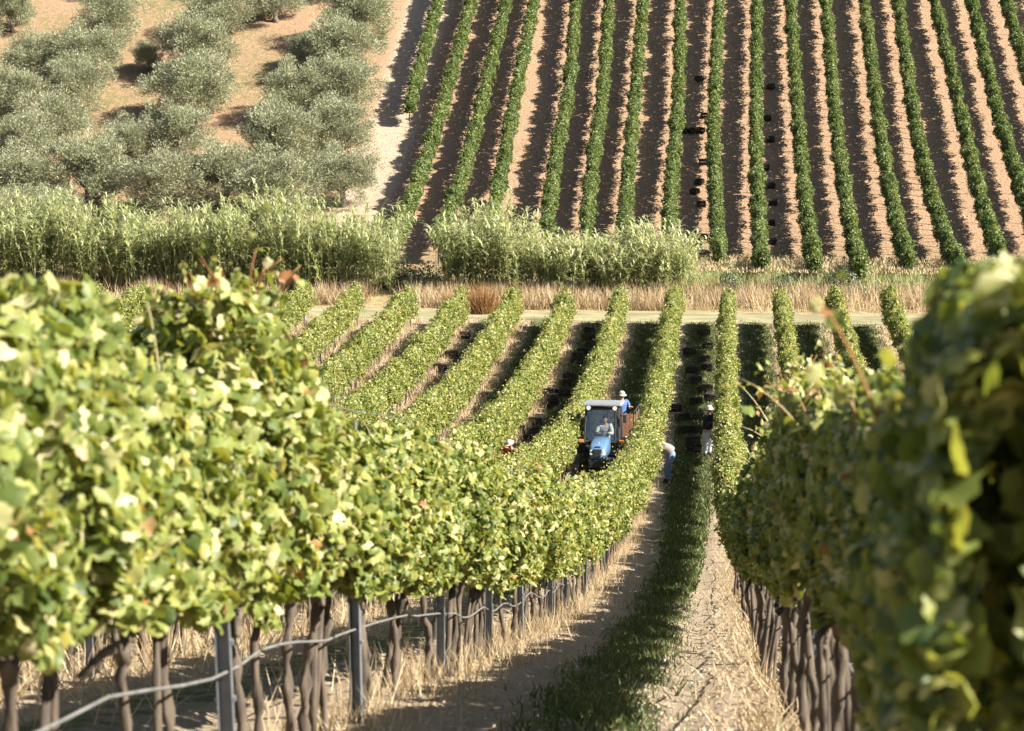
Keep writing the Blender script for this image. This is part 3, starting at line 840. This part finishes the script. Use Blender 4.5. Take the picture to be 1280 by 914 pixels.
def part(name, bm, mat, parent, smooth=False, label=None):
    me = bpy.data.meshes.new(name); bm.normal_update(); bm.to_mesh(me); bm.free()
    me.materials.append(mat)
    if smooth:
        for p in me.polygons: p.use_smooth = True
    o = bpy.data.objects.new(name, me); link(o, parent)
    if label: o['label'] = label
    return o

M['blue'] = plain('blue_paint', (.085, .17, .30), .35, var=.12, scale=4, spec=.6)
M['black'] = plain('black_plastic', (.022, .022, .024), .55, var=.4, scale=9)
M['rubber'] = plain('dusty_rubber', (.17, .145, .12), .9, var=.6, scale=5)
M['roofgrey'] = plain('cab_roof_grey', (.20, .215, .24), .5, var=.15, scale=3)
M['rim'] = plain('dusty_rim', (.50, .44, .38), .6, var=.25, scale=9)
M['orange'] = plain('orange_wood', (.26, .13, .065), .7, var=.35, scale=9, bump=.2, stretch=(1, .2, 3))
M['amber'] = plain('amber_lens', (.75, .22, .03), .25, var=.1)
M['lens'] = plain('lamp_lens', (.75, .76, .74), .12, var=.08, spec=.9)
M['cratep'] = plain('black_crate', (.022, .016, .015), .6, var=.5, scale=12)
M['white'] = plain('white_cloth', (.75, .74, .70), .9, var=.08)
m, nt, bs, out = mat_new('windscreen'); gl = nt.nodes.new('ShaderNodeBsdfGlass'); gl.inputs['Roughness'].default_value = .02; gl.inputs['IOR'].default_value = 1.05
gy = nt.nodes.new('ShaderNodeBsdfGlossy'); gy.inputs['Roughness'].default_value = .04; mxs = nt.nodes.new('ShaderNodeMixShader')
tp_ = nt.nodes.new('ShaderNodeBsdfTransparent'); tp_.inputs[0].default_value = (.86, .9, .9, 1)
mxs.inputs[0].default_value = .10; nt.links.new(tp_.outputs[0], mxs.inputs[1]); nt.links.new(gy.outputs[0], mxs.inputs[2]); nt.links.new(mxs.outputs[0], out.inputs[0])
nt.nodes.remove(gl); M['glass'] = m

TG = ground_at(752, 598, 0, 55)
_e = .5
SL = math.atan2(float(gz(TG[0], TG[1] + 2) - gz(TG[0], TG[1] - 1)), 3.0)
trac = empty('tractor', (TG[0], TG[1], float(gz(*TG)) + .01), (SL, 0, math.radians(-2)))
tag(trac, 'narrow blue tractor with a grey-roofed glass cab driving between two vine rows', 'tractor')

def wheel(x, y, r, w, name='wheel'):
    bm = bmesh.new(); rb = r
    prof_ = [(r * .62, -w * .42), (r * .8, -w * .5), (r * .95, -w * .47), (r, -w * .3), (r, w * .3), (r * .95, w * .47), (r * .8, w * .5), (r * .62, w * .42)]
    N = 32; V = []
    for k in range(N):
        a = k / N * 2 * PI
        V.append([bm.verts.new((x + q, y + p * math.cos(a), r + p * math.sin(a))) for p, q in prof_])
    for k in range(N):
        for j in range(len(prof_)):
            bm.faces.new((V[k][j], V[k][(j + 1) % 8], V[(k + 1) % N][(j + 1) % 8], V[(k + 1) % N][j]))
    for k in range(20):                                    # lugs
        a = k / 20 * 2 * PI
        for sd in (-1, 1):
            mt = Matrix.Translation((x + sd * w * .24, y + (r + .006) * math.cos(a + sd * .07), r + (r + .006) * math.sin(a + sd * .07))) @ Matrix.Rotation(a + PI / 2 * 0, 4, 'X') @ Matrix.Rotation(sd * .5, 4, 'Y')
            q = bmesh.ops.create_cube(bm, size=1, matrix=mt)
            c = Vector((x + sd * w * .24, y + (r + .006) * math.cos(a + sd * .07), r + (r + .006) * math.sin(a + sd * .07)))
            for v in q['verts']:
                d = mt.to_3x3().inverted() @ (v.co - c); v.co = c + mt.to_3x3() @ Vector((d.x * w * .5, d.y * .045, d.z * .045))
    wh = part('wheel', bm, M['rubber'], trac, True)
    bm = bmesh.new(); s_ = 1 if x > 0 else -1
    bm_cyl(bm, (x + s_ * w * .18, y, r), r * .62, w * .3, seg=28)
    bm_cyl(bm, (x + s_ * w * .38, y, r), r * .25, w * .18, seg=16)
    for k in range(8):
        a = k * PI / 4; bm_cyl(bm, (x + s_ * w * .35, y + r * .4 * math.cos(a), r + r * .4 * math.sin(a)), .014, .03, seg=6)
    part('rim', bm, M['rim'], wh)
for sx in (-1, 1):
    wheel(sx * .70, -1.25, .38, .25)
    wheel(sx * .62, .62, .56, .34)
# chassis and axle
bm = bmesh.new(); bm_box(bm, -.2, .2, -1.65, .9, .42, .75, .03); bm_box(bm, -.52, .52, -1.34, -1.16, .32, .46, .02); bm_box(bm, -.5, .5, .5, .75, .45, .68, .03)
bm_box(bm, -.27, .27, -1.86, -1.62, .45, .7, .03); bm_box(bm, .2, .42, -.9, .1, .4, .68, .04); bm_box(bm, -.42, -.2, -.9, .1, .4, .68, .04)
part('chassis', bm, M['black'], trac)
# hood: lofted sections
def loft(bm, secs):
    rings = []
    for y, w, z0, z1, rr in secs:
        pts = []
        for k in range(16):
            a = k / 16 * 2 * PI; c, s_ = math.cos(a), math.sin(a); e = .45
            pts.append((w / 2 * math.copysign(abs(c) ** e, c), y, (z0 + z1) / 2 + (z1 - z0) / 2 * math.copysign(abs(s_) ** e, s_)))
        rings.append([bm.verts.new(p) for p in pts])
    for a, b in zip(rings, rings[1:]):
        for k in range(16): bm.faces.new((a[k], a[(k + 1) % 16], b[(k + 1) % 16], b[k]))
    bm.faces.new(rings[0][::-1]); bm.faces.new(rings[-1])
bm = bmesh.new(); loft(bm, [(-1.86, .36, .72, .96, 0), (-1.80, .46, .70, 1.05, 0), (-1.6, .53, .70, 1.16, 0), (-1.2, .56, .70, 1.22, 0), (-.3, .58, .74, 1.30, 0)])
hood = part('hood', bm, M['blue'], trac, True)
bm = bmesh.new()
bm_box(bm, -.085, .085, -1.885, -1.80, .76, 1.02, .02, (1.6, 1)); bm_box(bm, -.09, .09, -1.80, -1.62, 1.0, 1.10, .03)
part('grille', bm, M['black'], hood)
for sx in (-1, 1):
    bm = bmesh.new(); bm_box(bm, sx * .17 - .065, sx * .17 + .065, -1.87, -1.74, .84, 1.0, .03, (.7, .5)); part('headlight', bm, M['lens'], hood)
bm = bmesh.new(); bm_cyl(bm, (0, -1.5, 1.185), .03, .012, 'Z', 16); part('badge', bm, M['lens'], hood)
# cab
bm = bmesh.new()
cw, cy0, cy1 = .53, -.32, .98
for sx in (-1, 1):
    bm_bar(bm, (sx * cw, cy0 - .02, 1.08), (sx * (cw - .04), cy0 + .10, 2.22), .035); bm_bar(bm, (sx * cw, cy1, 1.08), (sx * (cw - .04), cy1 - .08, 2.22), .035)
    bm_bar(bm, (sx * cw, .38, .8), (sx * (cw - .03), .38, 2.22), .025); bm_bar(bm, (sx * cw, cy0, 1.1), (sx * cw, cy1, 1.1), .03)
bm_bar(bm, (-cw, cy0, 1.12), (cw, cy0, 1.12), .04); bm_bar(bm, (-cw, cy1, 1.12), (cw, cy1, 1.12), .035)
bm_bar(bm, (-cw + .04, cy0 + .09, 2.14), (cw - .04, cy0 + .09, 2.14), .045); bm_bar(bm, (-cw + .04, cy1 - .07, 2.18), (cw - .04, cy1 - .07, 2.18), .035)
part('cab_frame', bm, M['black'], trac)
bm = bmesh.new(); bm_box(bm, -cw, cw, cy0 + .03, cy1, .62, .74, .02); bm_box(bm, -cw, -cw + .03, cy0 + .05, cy1 - .1, .7, 1.1); bm_box(bm, cw - .03, cw, cy0 + .05, cy1 - .1, .7, 1.1); bm_box(bm, -.42, .42, cy0 + .06, cy0 + .25, 1.0, 1.2, .05)
part('cab_floor', bm, M['black'], trac)
bm = bmesh.new(); bm_box(bm, -.60, .60, -.42, 1.08, 2.23, 2.33, .03, (.95, .95)); part('roof', bm, M['roofgrey'], trac)
def glass(pts, nm):
    bm = bmesh.new(); vs = [bm.verts.new(p) for p in pts]; f = bm.faces.new(vs)
    r = bmesh.ops.extrude_face_region(bm, geom=[f]); n = f.normal if f.normal.length else Vector((0, -1, 0)); bm.normal_update()
    for v in r['geom']:
        if isinstance(v, bmesh.types.BMVert): v.co += f.normal * .006
    part(nm, bm, M['glass'], trac)
glass([(-.49, -.32, 1.15), (.49, -.32, 1.15), (.45, -.22, 2.11), (-.45, -.22, 2.11)], 'windscreen')
glass([(.49, .90, 1.15), (-.49, .90, 1.15), (-.45, .84, 2.14), (.45, .84, 2.14)], 'rear_window')
for sx in (-1, 1):
    glass([(sx * .51, -.26, 1.13), (sx * .51, .34, 1.13), (sx * .485, .34, 2.14), (sx * .485, -.17, 2.14)], 'side_window')
    bm = bmesh.new(); bm_cyl(bm, (sx * .40, -.46, 2.17), .085, .07, 'Y', 20); wl = part('work_light', bm, M['black'], trac)
    bm = bmesh.new(); bm_cyl(bm, (sx * .40, -.50, 2.17), .066, .015, 'Y', 20); part('lens', bm, M['lens'], wl)
    bm = bmesh.new(); bm_box(bm, sx * .62 - .075, sx * .62 + .075, -.40, -.33, 1.10, 1.20, .02); bm_bar(bm, (sx * .54, -.3, 1.12), (sx * .62, -.34, 1.12), .015); part('indicator', bm, M['amber'], trac)
    bm = bmesh.new(); bm_bar(bm, (sx * .52, -.24, 1.95), (sx * .70, -.34, 1.92), .012); bm_box(bm, sx * .70 - .055, sx * .70 + .055, -.37, -.34, 1.72, 1.97, .015); part('mirror', bm, M['black'], trac)
    bm = bmesh.new()
    for k in range(8):
        a0, a1 = math.radians(20 + k * 17), math.radians(20 + (k + 1) * 17); r_ = .63
        q = [bm.verts.new((sx * .62 + dx, .62 - rr * math.cos(a), .56 + rr * math.sin(a))) for a in (a0, a1) for rr in (r_, r_ + .03) for dx in (-.19, .19)]
        for f in ((0, 1, 5, 4), (2, 3, 7, 6), (0, 2, 6, 4), (1, 3, 7, 5), (0, 1, 3, 2), (4, 5, 7, 6)): bm.faces.new([q[i] for i in f])
    bmesh.ops.recalc_face_normals(bm, faces=bm.faces); part('fender', bm, M['black'], trac)
    bm = bmesh.new()
    for k in range(6):
        a0, a1 = math.radians(25 + k * 22), math.radians(25 + (k + 1) * 22); r_ = .42
        q = [bm.verts.new((sx * .70 + dx, -1.25 - rr * math.cos(a), .37 + rr * math.sin(a))) for a in (a0, a1) for rr in (r_, r_ + .015) for dx in (-.12, .12)]
        for f in ((0, 1, 5, 4), (2, 3, 7, 6), (0, 2, 6, 4), (1, 3, 7, 5), (0, 1, 3, 2), (4, 5, 7, 6)): bm.faces.new([q[i] for i in f])
    bmesh.ops.recalc_face_normals(bm, faces=bm.faces); part('mudguard', bm, M['black'], trac)
bm = bmesh.new(); bm_box(bm, -.24, .24, .35, .75, .95, 1.05, .03); bm_box(bm, -.22, .22, .70, .80, 1.0, 1.5, .03); part('seat', bm, M['black'], trac)
bm = bmesh.new()
mt = Matrix.Translation((0, .12, 1.35)) @ Matrix.Rotation(math.radians(-25), 4, 'X')
for k in range(20):
    a0, a1 = k / 20 * 2 * PI, (k + 1) / 20 * 2 * PI
    bm_bar(bm, mt @ Vector((.18 * math.cos(a0), .18 * math.sin(a0), 0)), mt @ Vector((.18 * math.cos(a1), .18 * math.sin(a1), 0)), .013, 6)
for a in (.5, 2.6, 4.7): bm_bar(bm, mt @ Vector((0, 0, 0)), mt @ Vector((.18 * math.cos(a), .18 * math.sin(a), 0)), .01, 6)
bm_bar(bm, (0, .12, 1.35), (0, -.2, 1.05), .025); part('steering_wheel', bm, M['black'], trac)
bm = bmesh.new(); bm_bar(bm, (.42, -.45, 1.2), (.42, -.45, 2.1), .028, 12); part('exhaust', bm, M['black'], trac)

# trailer behind the tractor
TW = (.08, 3.55)
wt = Matrix.Translation(trac.location) @ trac.rotation_euler.to_matrix().to_4x4()
tp = wt @ Vector((TW[0], TW[1], 0))
trl = empty('trailer', (tp.x, tp.y, float(gz(tp.x, tp.y)) + .01), (SL * .8, 0, math.radians(-2)))
tag(trl, 'grey harvest trailer with orange wooden side boards hitched behind the tractor', 'trailer')
bm = bmesh.new(); bm_box(bm, -.72, .72, -1.5, 1.5, .62, .72, .015); bm_box(bm, -.66, -.58, -1.5, 1.5, .5, .62); bm_box(bm, .58, .66, -1.5, 1.5, .5, .62)
bm_bar(bm, (-.42, -1.5, .56), (-.42, -2.3, .5), .04); bm_bar(bm, (-.62, -1.5, .56), (-.42, -2.3, .5), .03); part('bed', bm, M['roofgrey'], trl)
_t = trac; 
for sx in (-1, 1):
    old = trac; globals()['trac'] = trl; wheel(sx * .60, .3, .30, .2); globals()['trac'] = old
    bm = bmesh.new()
    for k in range(4): bm_box(bm, sx * .72 - .014, sx * .72 + .014, -1.5, 1.45, .80 + k * .24, .80 + k * .24 + .215, .004)
    part('side_board', bm, M['orange'], trl)
    bm = bmesh.new()
    for yy in (-1.5, -.5, .5, 1.45): bm_bar(bm, (sx * .75, yy, .6), (sx * .75, yy, 1.9), .02)
    bm_bar(bm, (sx * .75, -1.5, 1.9), (sx * .75, 1.45, 1.9), .02); part('rail', bm, M['black'], trl)
bm = bmesh.new()
for k in range(3): bm_box(bm, .36 + k * .125, .475 + k * .125, -1.57, -1.54, .86, 1.85, .004)
part('front_board', bm, M['orange'], trl)
bm = bmesh.new(); bm_box(bm, .62, .95, -1.9, -1.45, .55, .85, .04); part('fender', bm, M['roofgrey'], trl)

# ------------------------------------------------------------------ crates
def crate_proto():
    bm = bmesh.new(); w, d, h = .25, .18, .30
    bm_box(bm, -w, w, -d, d, 0, .02)
    for sx in (-1, 1):
        for sy in (-1, 1): bm_box(bm, sx * w - .02, sx * w + .02, sy * d - .02, sy * d + .02, 0, h)
    for z0, z1 in ((.02, .06), (.10, .13), (.17, .20), (.25, .30)):
        for s_ in (-1, 1):
            bm_box(bm, -w, w, s_ * d - .008, s_ * d + .008, z0, z1); bm_box(bm, s_ * w - .008, s_ * w + .008, -d, d, z0, z1)
    for k in range(-4, 5):
        for s_ in (-1, 1): bm_box(bm, k * .052 - .007, k * .052 + .007, s_ * d - .006, s_ * d + .006, .02, .27)
    for k in range(-2, 3):
        for s_ in (-1, 1): bm_box(bm, s_ * w - .006, s_ * w + .006, k * .06 - .007, k * .06 + .007, .02, .27)
    for s_ in (-1, 1): bm_box(bm, -w - .015, w + .015, s_ * (d + .008) - .012, s_ * (d + .008) + .012, .28, .305); bm_box(bm, s_ * (w + .008) - .012, s_ * (w + .008) + .012, -d - .01, d + .01, .281, .306)
    me = bpy.data.meshes.new('crate'); bm.to_mesh(me); bm.free(); me.materials.append(M['cratep'])
    # grapes filling it
    bm = bmesh.new(); r = random.Random(4)
    for i in range(150):
        bmesh.ops.create_icosphere(bm, subdivisions=1, radius=r.uniform(.018, .03), matrix=Matrix.Translation((r.uniform(-w + .03, w - .03), r.uniform(-d + .03, d - .03), .22 + r.uniform(0, .07))))
    g = bpy.data.meshes.new('grapes'); bm.to_mesh(g); bm.free(); g.materials.append(M['grape'])
    return bpy.data.objects.new('crate', me), bpy.data.objects.new('grapes', g)
CRATE, GRAPES = crate_proto()
def crate(x, y, z, rz, label, group, full=True, base=None):
    o = CRATE.copy(); link(o)
    o.location = (x, y, z); sl = math.atan2(float(gz(x, y + .3) - gz(x, y - .3)), .6) if base is None else base
    o.rotation_euler = (sl, 0, rz)
    o.scale = (.9, .9, .9)
    tag(o, label, 'crate', group)
    if full:
        g = GRAPES.copy(); link(g, o)
def crate_label(base, q, i, n, k, st):
    t = base % names_l[q] if '%s' in base else base
    if n > 1: t += ', ' + ('left' if i == 0 else 'right' if i == n - 1 else 'middle') + ' one'
    if st > 1: t += ', ' + ('lower' if k == 0 else 'upper')
    return t
def crates_px(lst, label, group):
    for q, (px, py, n, st) in enumerate(lst):
        g = ground_at(px, py + 6, 0, 50)
        if g is None: continue
        for i in range(n):
            for k in range(st):
                x = g[0] + (i - (n - 1) / 2) * .56 + random.uniform(-.04, .04); y = g[1] + random.uniform(-.06, .06)
                crate(x, y, float(gz(x, y)) + .03 + k * .277, random.gauss(0, .35), crate_label(label, q, i, n, k, st), group)
crates_px([(880, 414, 1, 1), (884, 431, 1, 1), (862, 438, 1, 1), (879, 448, 1, 1), (885, 459, 1, 1), (865, 461, 1, 1), (870, 474, 1, 1), (883, 486, 1, 1), (888, 497, 1, 1), (871, 501, 1, 1), (844, 509, 1, 1), (863, 521, 2, 1), (862, 537, 2, 1), (867, 561, 1, 2)],
          'black crate right of the tractor, %s spot from the track', 'grape crates in the lane right of the tractor')
crates_px([(738, 411, 1, 1), (734, 419, 1, 1), (739, 430, 1, 1), (728, 438, 1, 1), (722, 451, 1, 2), (711, 469, 1, 1), (709, 477, 1, 1), (696, 490, 2, 1), (690, 505, 1, 2), (670, 526, 1, 1), (657, 537, 2, 1), (663, 548, 1, 1), (650, 560, 1, 1)],
          'black crate left of the tractor, %s spot from the track', 'grape crates in the lane left of the tractor')
crates_px([(457, 411, 1, 1), (430, 440, 1, 1), (420, 446, 1, 1), (551, 458, 1, 1), (565, 442, 1, 1), (581, 417, 1, 1)],
          'black crate in the outer lanes near the track, %s counted from the left', 'grape crates in the outer lanes')
crates_px([(633, 560, 1, 1)], 'grey-lit plastic crate in the sun just above the crouching picker', None)
crates_px([(x, y, 1, 1) for x, y in ((963, 106), (959, 145), (963, 172), (956, 207), (963, 230), (966, 250), (963, 276), (965, 299))],
          'black crate right of the tenth far vine row, %s from the top', 'crates right of the tenth far row')
crates_px([(x, y, 1 if y != 161 else 3, 1) for x, y in ((874, 96), (881, 142), (865, 161), (878, 200), (874, 225), (869, 237), (877, 253), (880, 294), (880, 315))],
          'black crate left of the ninth far vine row, %s from the top', 'crates left of the ninth far row')
# crates stacked on the trailer
wl_ = Matrix.Translation(trl.location) @ trl.rotation_euler.to_matrix().to_4x4()
for ix in (-1, 0):
    for iy in range(4):
        for k in range(5 if ix else 2):
            p = wl_ @ Vector((-.40 + (ix + 1) * .56, -1.2 + iy * .42, .725 + k * .28))
            crate(p.x, p.y, p.z, 0, 'dark crate on the trailer, %s side, %s stack from the cab, %s upward' % ('left' if ix else 'right', names_l[iy], names_l[k]), 'crates stacked on the trailer', base=SL * .8)

# ------------------------------------------------------------------ people
M['skin'] = plain('skin', (.40, .22, .145), .6, var=.08)
M['hair'] = plain('dark_hair', (.03, .02, .015), .8, var=.2)
def cloth(n, c): return plain(n, c, .95, var=.15, scale=12, spec=.15, bump=.3)
CL = {'grey': cloth('grey_shirt', (.27, .23, .23)), 'jeans': cloth('blue_jeans', (.13, .20, .33)), 'darkjeans': cloth('dark_jeans', (.16, .20, .32)), 'black': cloth('black_vest', (.03, .03, .035)),
      'blue': cloth('blue_shirt', (.075, .14, .33)), 'white': cloth('white_shirt', (.45, .43, .40)), 'khaki': cloth('khaki', (.30, .25, .17)), 'boot': cloth('boot', (.07, .05, .04)), 'red': cloth('red_shirt', (.42, .10, .06)), 'pale': cloth('pale_jeans', (.42, .47, .56))}
def skin_mesh(name, chains, mat, parent, sub=2):
    """chains = list of (points, radii); chain points that coincide are welded so limbs join"""
    V, R, E = [], [], []
    def vid(p, r):
        for i, q in enumerate(V):
            if (Vector(q) - Vector(p)).length < 1e-4: return i
        V.append(tuple(p)); R.append(r); return len(V) - 1
    for pts, rad in chains:
        ids = [vid(p, r) for p, r in zip(pts, rad)]
        E += [(a, b) for a, b in zip(ids, ids[1:])]
    me = bpy.data.meshes.new(name); me.from_pydata(V, E, []); o = bpy.data.objects.new(name, me); COL.objects.link(o)
    md = o.modifiers.new('skin', 'SKIN'); md.use_smooth_shade = True; md.branch_smoothing = .6
    sv = me.skin_vertices[0].data
    # one root per connected piece
    par = list(range(len(V)))
    def f(i):
        while par[i] != i: i = par[i]
        return i
    for a, b in E: par[f(a)] = f(b)
    roots = {}
    for i in range(len(V)):
        roots.setdefault(f(i), i)
    for i in range(len(V)):
        sv[i].radius = (R[i], R[i]); sv[i].use_root = i in roots.values()
    sb = o.modifiers.new('sub', 'SUBSURF'); sb.levels = sub; sb.render_levels = sub
    bpy.context.view_layer.update()
    dg = bpy.context.evaluated_depsgraph_get()
    m2 = bpy.data.meshes.new_from_object(o.evaluated_get(dg)); m2.name = name
    bpy.data.objects.remove(o)
    m2.materials.clear(); m2.materials.append(mat)
    for p in m2.polygons: p.use_smooth = True
    return link(bpy.data.objects.new(name, m2), parent)

def lerp(a, b, t): return tuple(a[i] * (1 - t) + b[i] * t for i in range(3))
def add3(a, b, k=1): return tuple(a[i] + b[i] * k for i in range(3))
def person(loc, rz, J, label, shirt, trousers, hat=None, short=True, vest=None, group=None, tilt=0.):
    """J: joints in metres, x = to the side, y = forward, z = up (facing +y)"""
    root = empty('person', loc, (tilt, 0, rz)); tag(root, label, 'person', group)
    P, W, C, N, H = (J[k] for k in ('pelvis', 'waist', 'chest', 'neck', 'head'))
    hd = Vector(H) - Vector(N); hd.normalize()
    face = Vector(J.get('face', (0, 1, 0))); face = (face - hd * face.dot(hd)).normalized()
    top = add3(H, hd, .10)
    ch = [([P, W, C, N, add3(H, hd, -.045), H, top], [.15, .14, .155, .06, .07, .086, .05]),
          ([add3(H, hd, -.02), add3(add3(H, hd, -.015), face, .10)], [.05, .014])]
    for s in (-1, 1):
        sh, el, wr = ((s * abs(J[k][0]) if k == 'shoulder' else J[k + ('L' if s < 0 else 'R')][0] if k + ('L' if s < 0 else 'R') in J else s * J[k][0],) + tuple((J.get(k + ('L' if s < 0 else 'R')) or J[k])[1:]) for k in ('shoulder', 'elbow', 'wrist'))
        hp, kn, an, to = ((s * J[k][0],) + tuple(J[k][1:]) for k in ('hip', 'knee', 'ankle', 'toe'))
        ch.append(([C, sh, lerp(sh, el, .5), el, lerp(el, wr, .4), wr], [.125, .06, .052, .042, .038, .026]))
        d = (Vector(wr) - Vector(el)).normalized(); pal = tuple(Vector(wr) + d * .07)
        ch.append(([wr, pal], [.026, .034]))
        sd = d.cross(Vector((0, 0, 1)));  sd = sd.normalized() if sd.length > .1 else Vector((1, 0, 0)); dn = d.cross(sd).normalized()
        for q, ln in ((-1.5, .062), (-.5, .075), (.5, .07), (1.5, .055)):
            a = Vector(wr) + d * .07 + sd * q * .019; b_ = a + d * ln * .55; c_ = b_ + d * ln * .35 + dn * ln * .35
            ch.append(([tuple(a - d * .02 + sd * .0001), tuple(b_), tuple(c_)], [.010, .009, .008]))
        a = Vector(wr) + d * .03 + sd * .02; ch.append(([tuple(a), tuple(a + d * .03 + sd * .035), tuple(a + d * .055 + sd * .045)], [.012, .010, .009]))
        ch.append(([P, hp, lerp(hp, kn, .5), kn, lerp(kn, an, .35), an, to], [.12, .085, .072, .052, .05, .036, .03]))
        J['_%d' % s] = (sh, el, wr, hp, kn, an, to)
    body = skin_mesh('body', ch, M['skin'], root)
    # clothes a little outside the body
    tr = [([lerp(P, W, .45), P], [.165, .17])]
    st = [([lerp(P, W, -.1), lerp(P, W, .5), W, lerp(W, C, .5), C, lerp(C, N, .45), lerp(C, N, .7)], [.195, .19, .185, .195, .205, .13, .08])]
    for s in (-1, 1):
        sh, el, wr, hp, kn, an, to = J['_%d' % s]
        tr.append(([P, hp, lerp(hp, kn, .5), kn, lerp(kn, an, .5), lerp(kn, an, .93)], [.195, .155, .125, .095, .085, .075]))
        st.append(([C, sh, lerp(sh, el, .45), el if not short else lerp(sh, el, .75)] + ([] if short else [lerp(el, wr, .9)]), [.185, .095, .082, .07] + ([] if short else [.045])))
        bt = skin_mesh('shoe', [([lerp(kn, an, .88), an, to], [.055, .055, .045])], CL['boot'], root, 1)
    skin_mesh('trousers', tr, CL[trousers], root)
    skin_mesh('shirt', st, CL[shirt], root)
    if vest:
        skin_mesh('vest', [([lerp(P, W, -.1), lerp(P, W, .5), W, lerp(W, C, .5), C, lerp(C, N, .5)], [.195, .19, .188, .195, .205, .12]), ([C, lerp(C, J['_1'][0], .8)], [.205, .12]), ([C, lerp(C, J['_-1'][0], .8)], [.205, .12])], CL[vest], root)
    M3 = Matrix((face.cross(hd), face, hd)).transposed().to_4x4(); Mh = Matrix.Translation(H) @ M3
    bm = bmesh.new()
    bmesh.ops.create_uvsphere(bm, u_segments=20, v_segments=12, radius=1)
    for v in list(bm.verts):
        if v.co.z < -.25 or (v.co.y > .45 and v.co.z < .35): bm.verts.remove(v)
    for v in bm.verts: v.co = Mh @ Vector((v.co.x * .086, v.co.y * .10 - .012, v.co.z * .105 + .03))
    part('hair', bm, M['hair'], root, True)
    for s in (-1, 1):
        bm = bmesh.new(); bmesh.ops.create_uvsphere(bm, u_segments=8, v_segments=6, radius=.011, matrix=Mh @ Matrix.Translation((s * .032, .079, .012))); part('eye', bm, M['hair'], root, True)
        bm = bmesh.new(); bmesh.ops.create_uvsphere(bm, u_segments=10, v_segments=8, radius=1, matrix=Mh @ Matrix.Translation((s * .084, -.005, 0)) @ Matrix.Diagonal((.012, .02, .032, 1))); part('ear', bm, M['skin'], root, True)
    bm = bmesh.new(); bm_box(bm, -.022, .022, .078, .088, -.048, -.038, .003)
    for v in bm.verts: v.co = Mh @ v.co
    part('mouth', bm, CL['red'], root)
    if hat:
        bm = bmesh.new(); bmesh.ops.create_uvsphere(bm, u_segments=20, v_segments=12, radius=1)
        for v in list(bm.verts):
            if v.co.z < -.02: bm.verts.remove(v)
        for v in bm.verts: v.co = Vector((v.co.x * .098, v.co.y * .112, v.co.z * .10 + .045))
        # peak / brim
        N = 24; inner = []; outer = []
        for k in range(N):
            a = k / N * 2 * PI
            w = .055 if hat == 'brim' else max(.004, .085 * max(0, math.sin(a)) ** 1.5)
            inner.append(bm.verts.new((.098 * math.cos(a), .112 * math.sin(a), .046))); outer.append(bm.verts.new(((.098 + w) * math.cos(a), (.112 + w) * math.sin(a), .036)))
        for k in range(N): bm.faces.new((inner[k], inner[(k + 1) % N], outer[(k + 1) % N], outer[k]))
        for v in bm.verts: v.co = Mh @ v.co
        part('hat', bm, CL['white'], root, True)
    return root

STAND = dict(pelvis=(0, 0, .93), waist=(0, 0, 1.1), chest=(0, .02, 1.32), neck=(0, .03, 1.50), head=(0, .05, 1.62), shoulder=(.19, .01, 1.42), elbow=(.25, .14, 1.18), wrist=(.16, .40, 1.28), hip=(.09, 0, .88), knee=(.11, .03, .48), ankle=(.12, -.02, .08), toe=(.14, .15, .04), face=(0, 1, -.15))
BEND = dict(pelvis=(0, -.16, .88), waist=(0, 0, .99), chest=(0, .22, 1.08), neck=(0, .38, 1.06), head=(0, .49, .99), shoulder=(.19, .28, 1.04), elbow=(.22, .36, .76), wrist=(.10, .55, .66), hip=(.10, -.15, .82), knee=(.13, -.02, .46), ankle=(.14, -.06, .08), toe=(.15, .11, .04), face=(0, .5, -1))
CROUCH = dict(pelvis=(0, -.12, .36), waist=(0, -.05, .52), chest=(0, .06, .74), neck=(0, .13, .90), head=(0, .18, 1.02), shoulder=(.19, .09, .84), elbow=(.24, .25, .62), wrist=(.12, .46, .66), hip=(.11, -.10, .32), knee=(.18, .30, .46), ankle=(.16, .10, .08), toe=(.18, .28, .04), face=(0, 1, -.2))
SIT = dict(pelvis=(0, 0, .12), waist=(0, .0, .28), chest=(0, .04, .50), neck=(0, .07, .66), head=(0, .10, .78), shoulder=(.18, .04, .60), elbow=(.24, .18, .36), wrist=(.15, .42, .42), hip=(.10, .02, .09), knee=(.15, .42, .14), ankle=(.15, .46, -.24), toe=(.16, .6, -.28), face=(0, 1, -.1))
DEG = math.radians
def put(px, py, rz, J, label, h=0., sc_=1., **k):
    g = ground_at(px, py, 0, 50); J = {a: (tuple(c * sc_ for c in b) if a != 'face' else b) for a, b in J.items()}; return person((g[0], g[1], float(gz(*g)) + h), rz, dict(J), label, **k)
put(833, 604, DEG(84), BEND, 'bending picker in a grey T-shirt and blue jeans reaching into the sunlit row', shirt='grey', trousers='jeans', sc_=1.08)
put(884, 571, DEG(-128), STAND, 'standing picker in white cap, dark jacket and pale jeans reaching into the shaded row', shirt='black', trousers='pale', hat='cap', short=False)
put(641, 594, DEG(150), CROUCH, 'crouching picker with a white cap, mostly hidden behind the leaves left of the tractor', shirt='red', trousers='darkjeans', hat='brim')
p = wl_ @ Vector((.26, -.2, .73))
person(tuple(p), DEG(-150), dict(STAND, elbowR=(.28, .22, 1.2), wristR=(.34, .46, 1.12)), 'worker in a blue T-shirt and white cap standing on the trailer', 'blue', 'khaki', hat='cap')
p = wt @ Vector((.04, .42, 1.02))
person(tuple(p), DEG(178), SIT, 'driver in a white shirt sitting in the tractor cab', 'white', 'darkjeans', short=False)
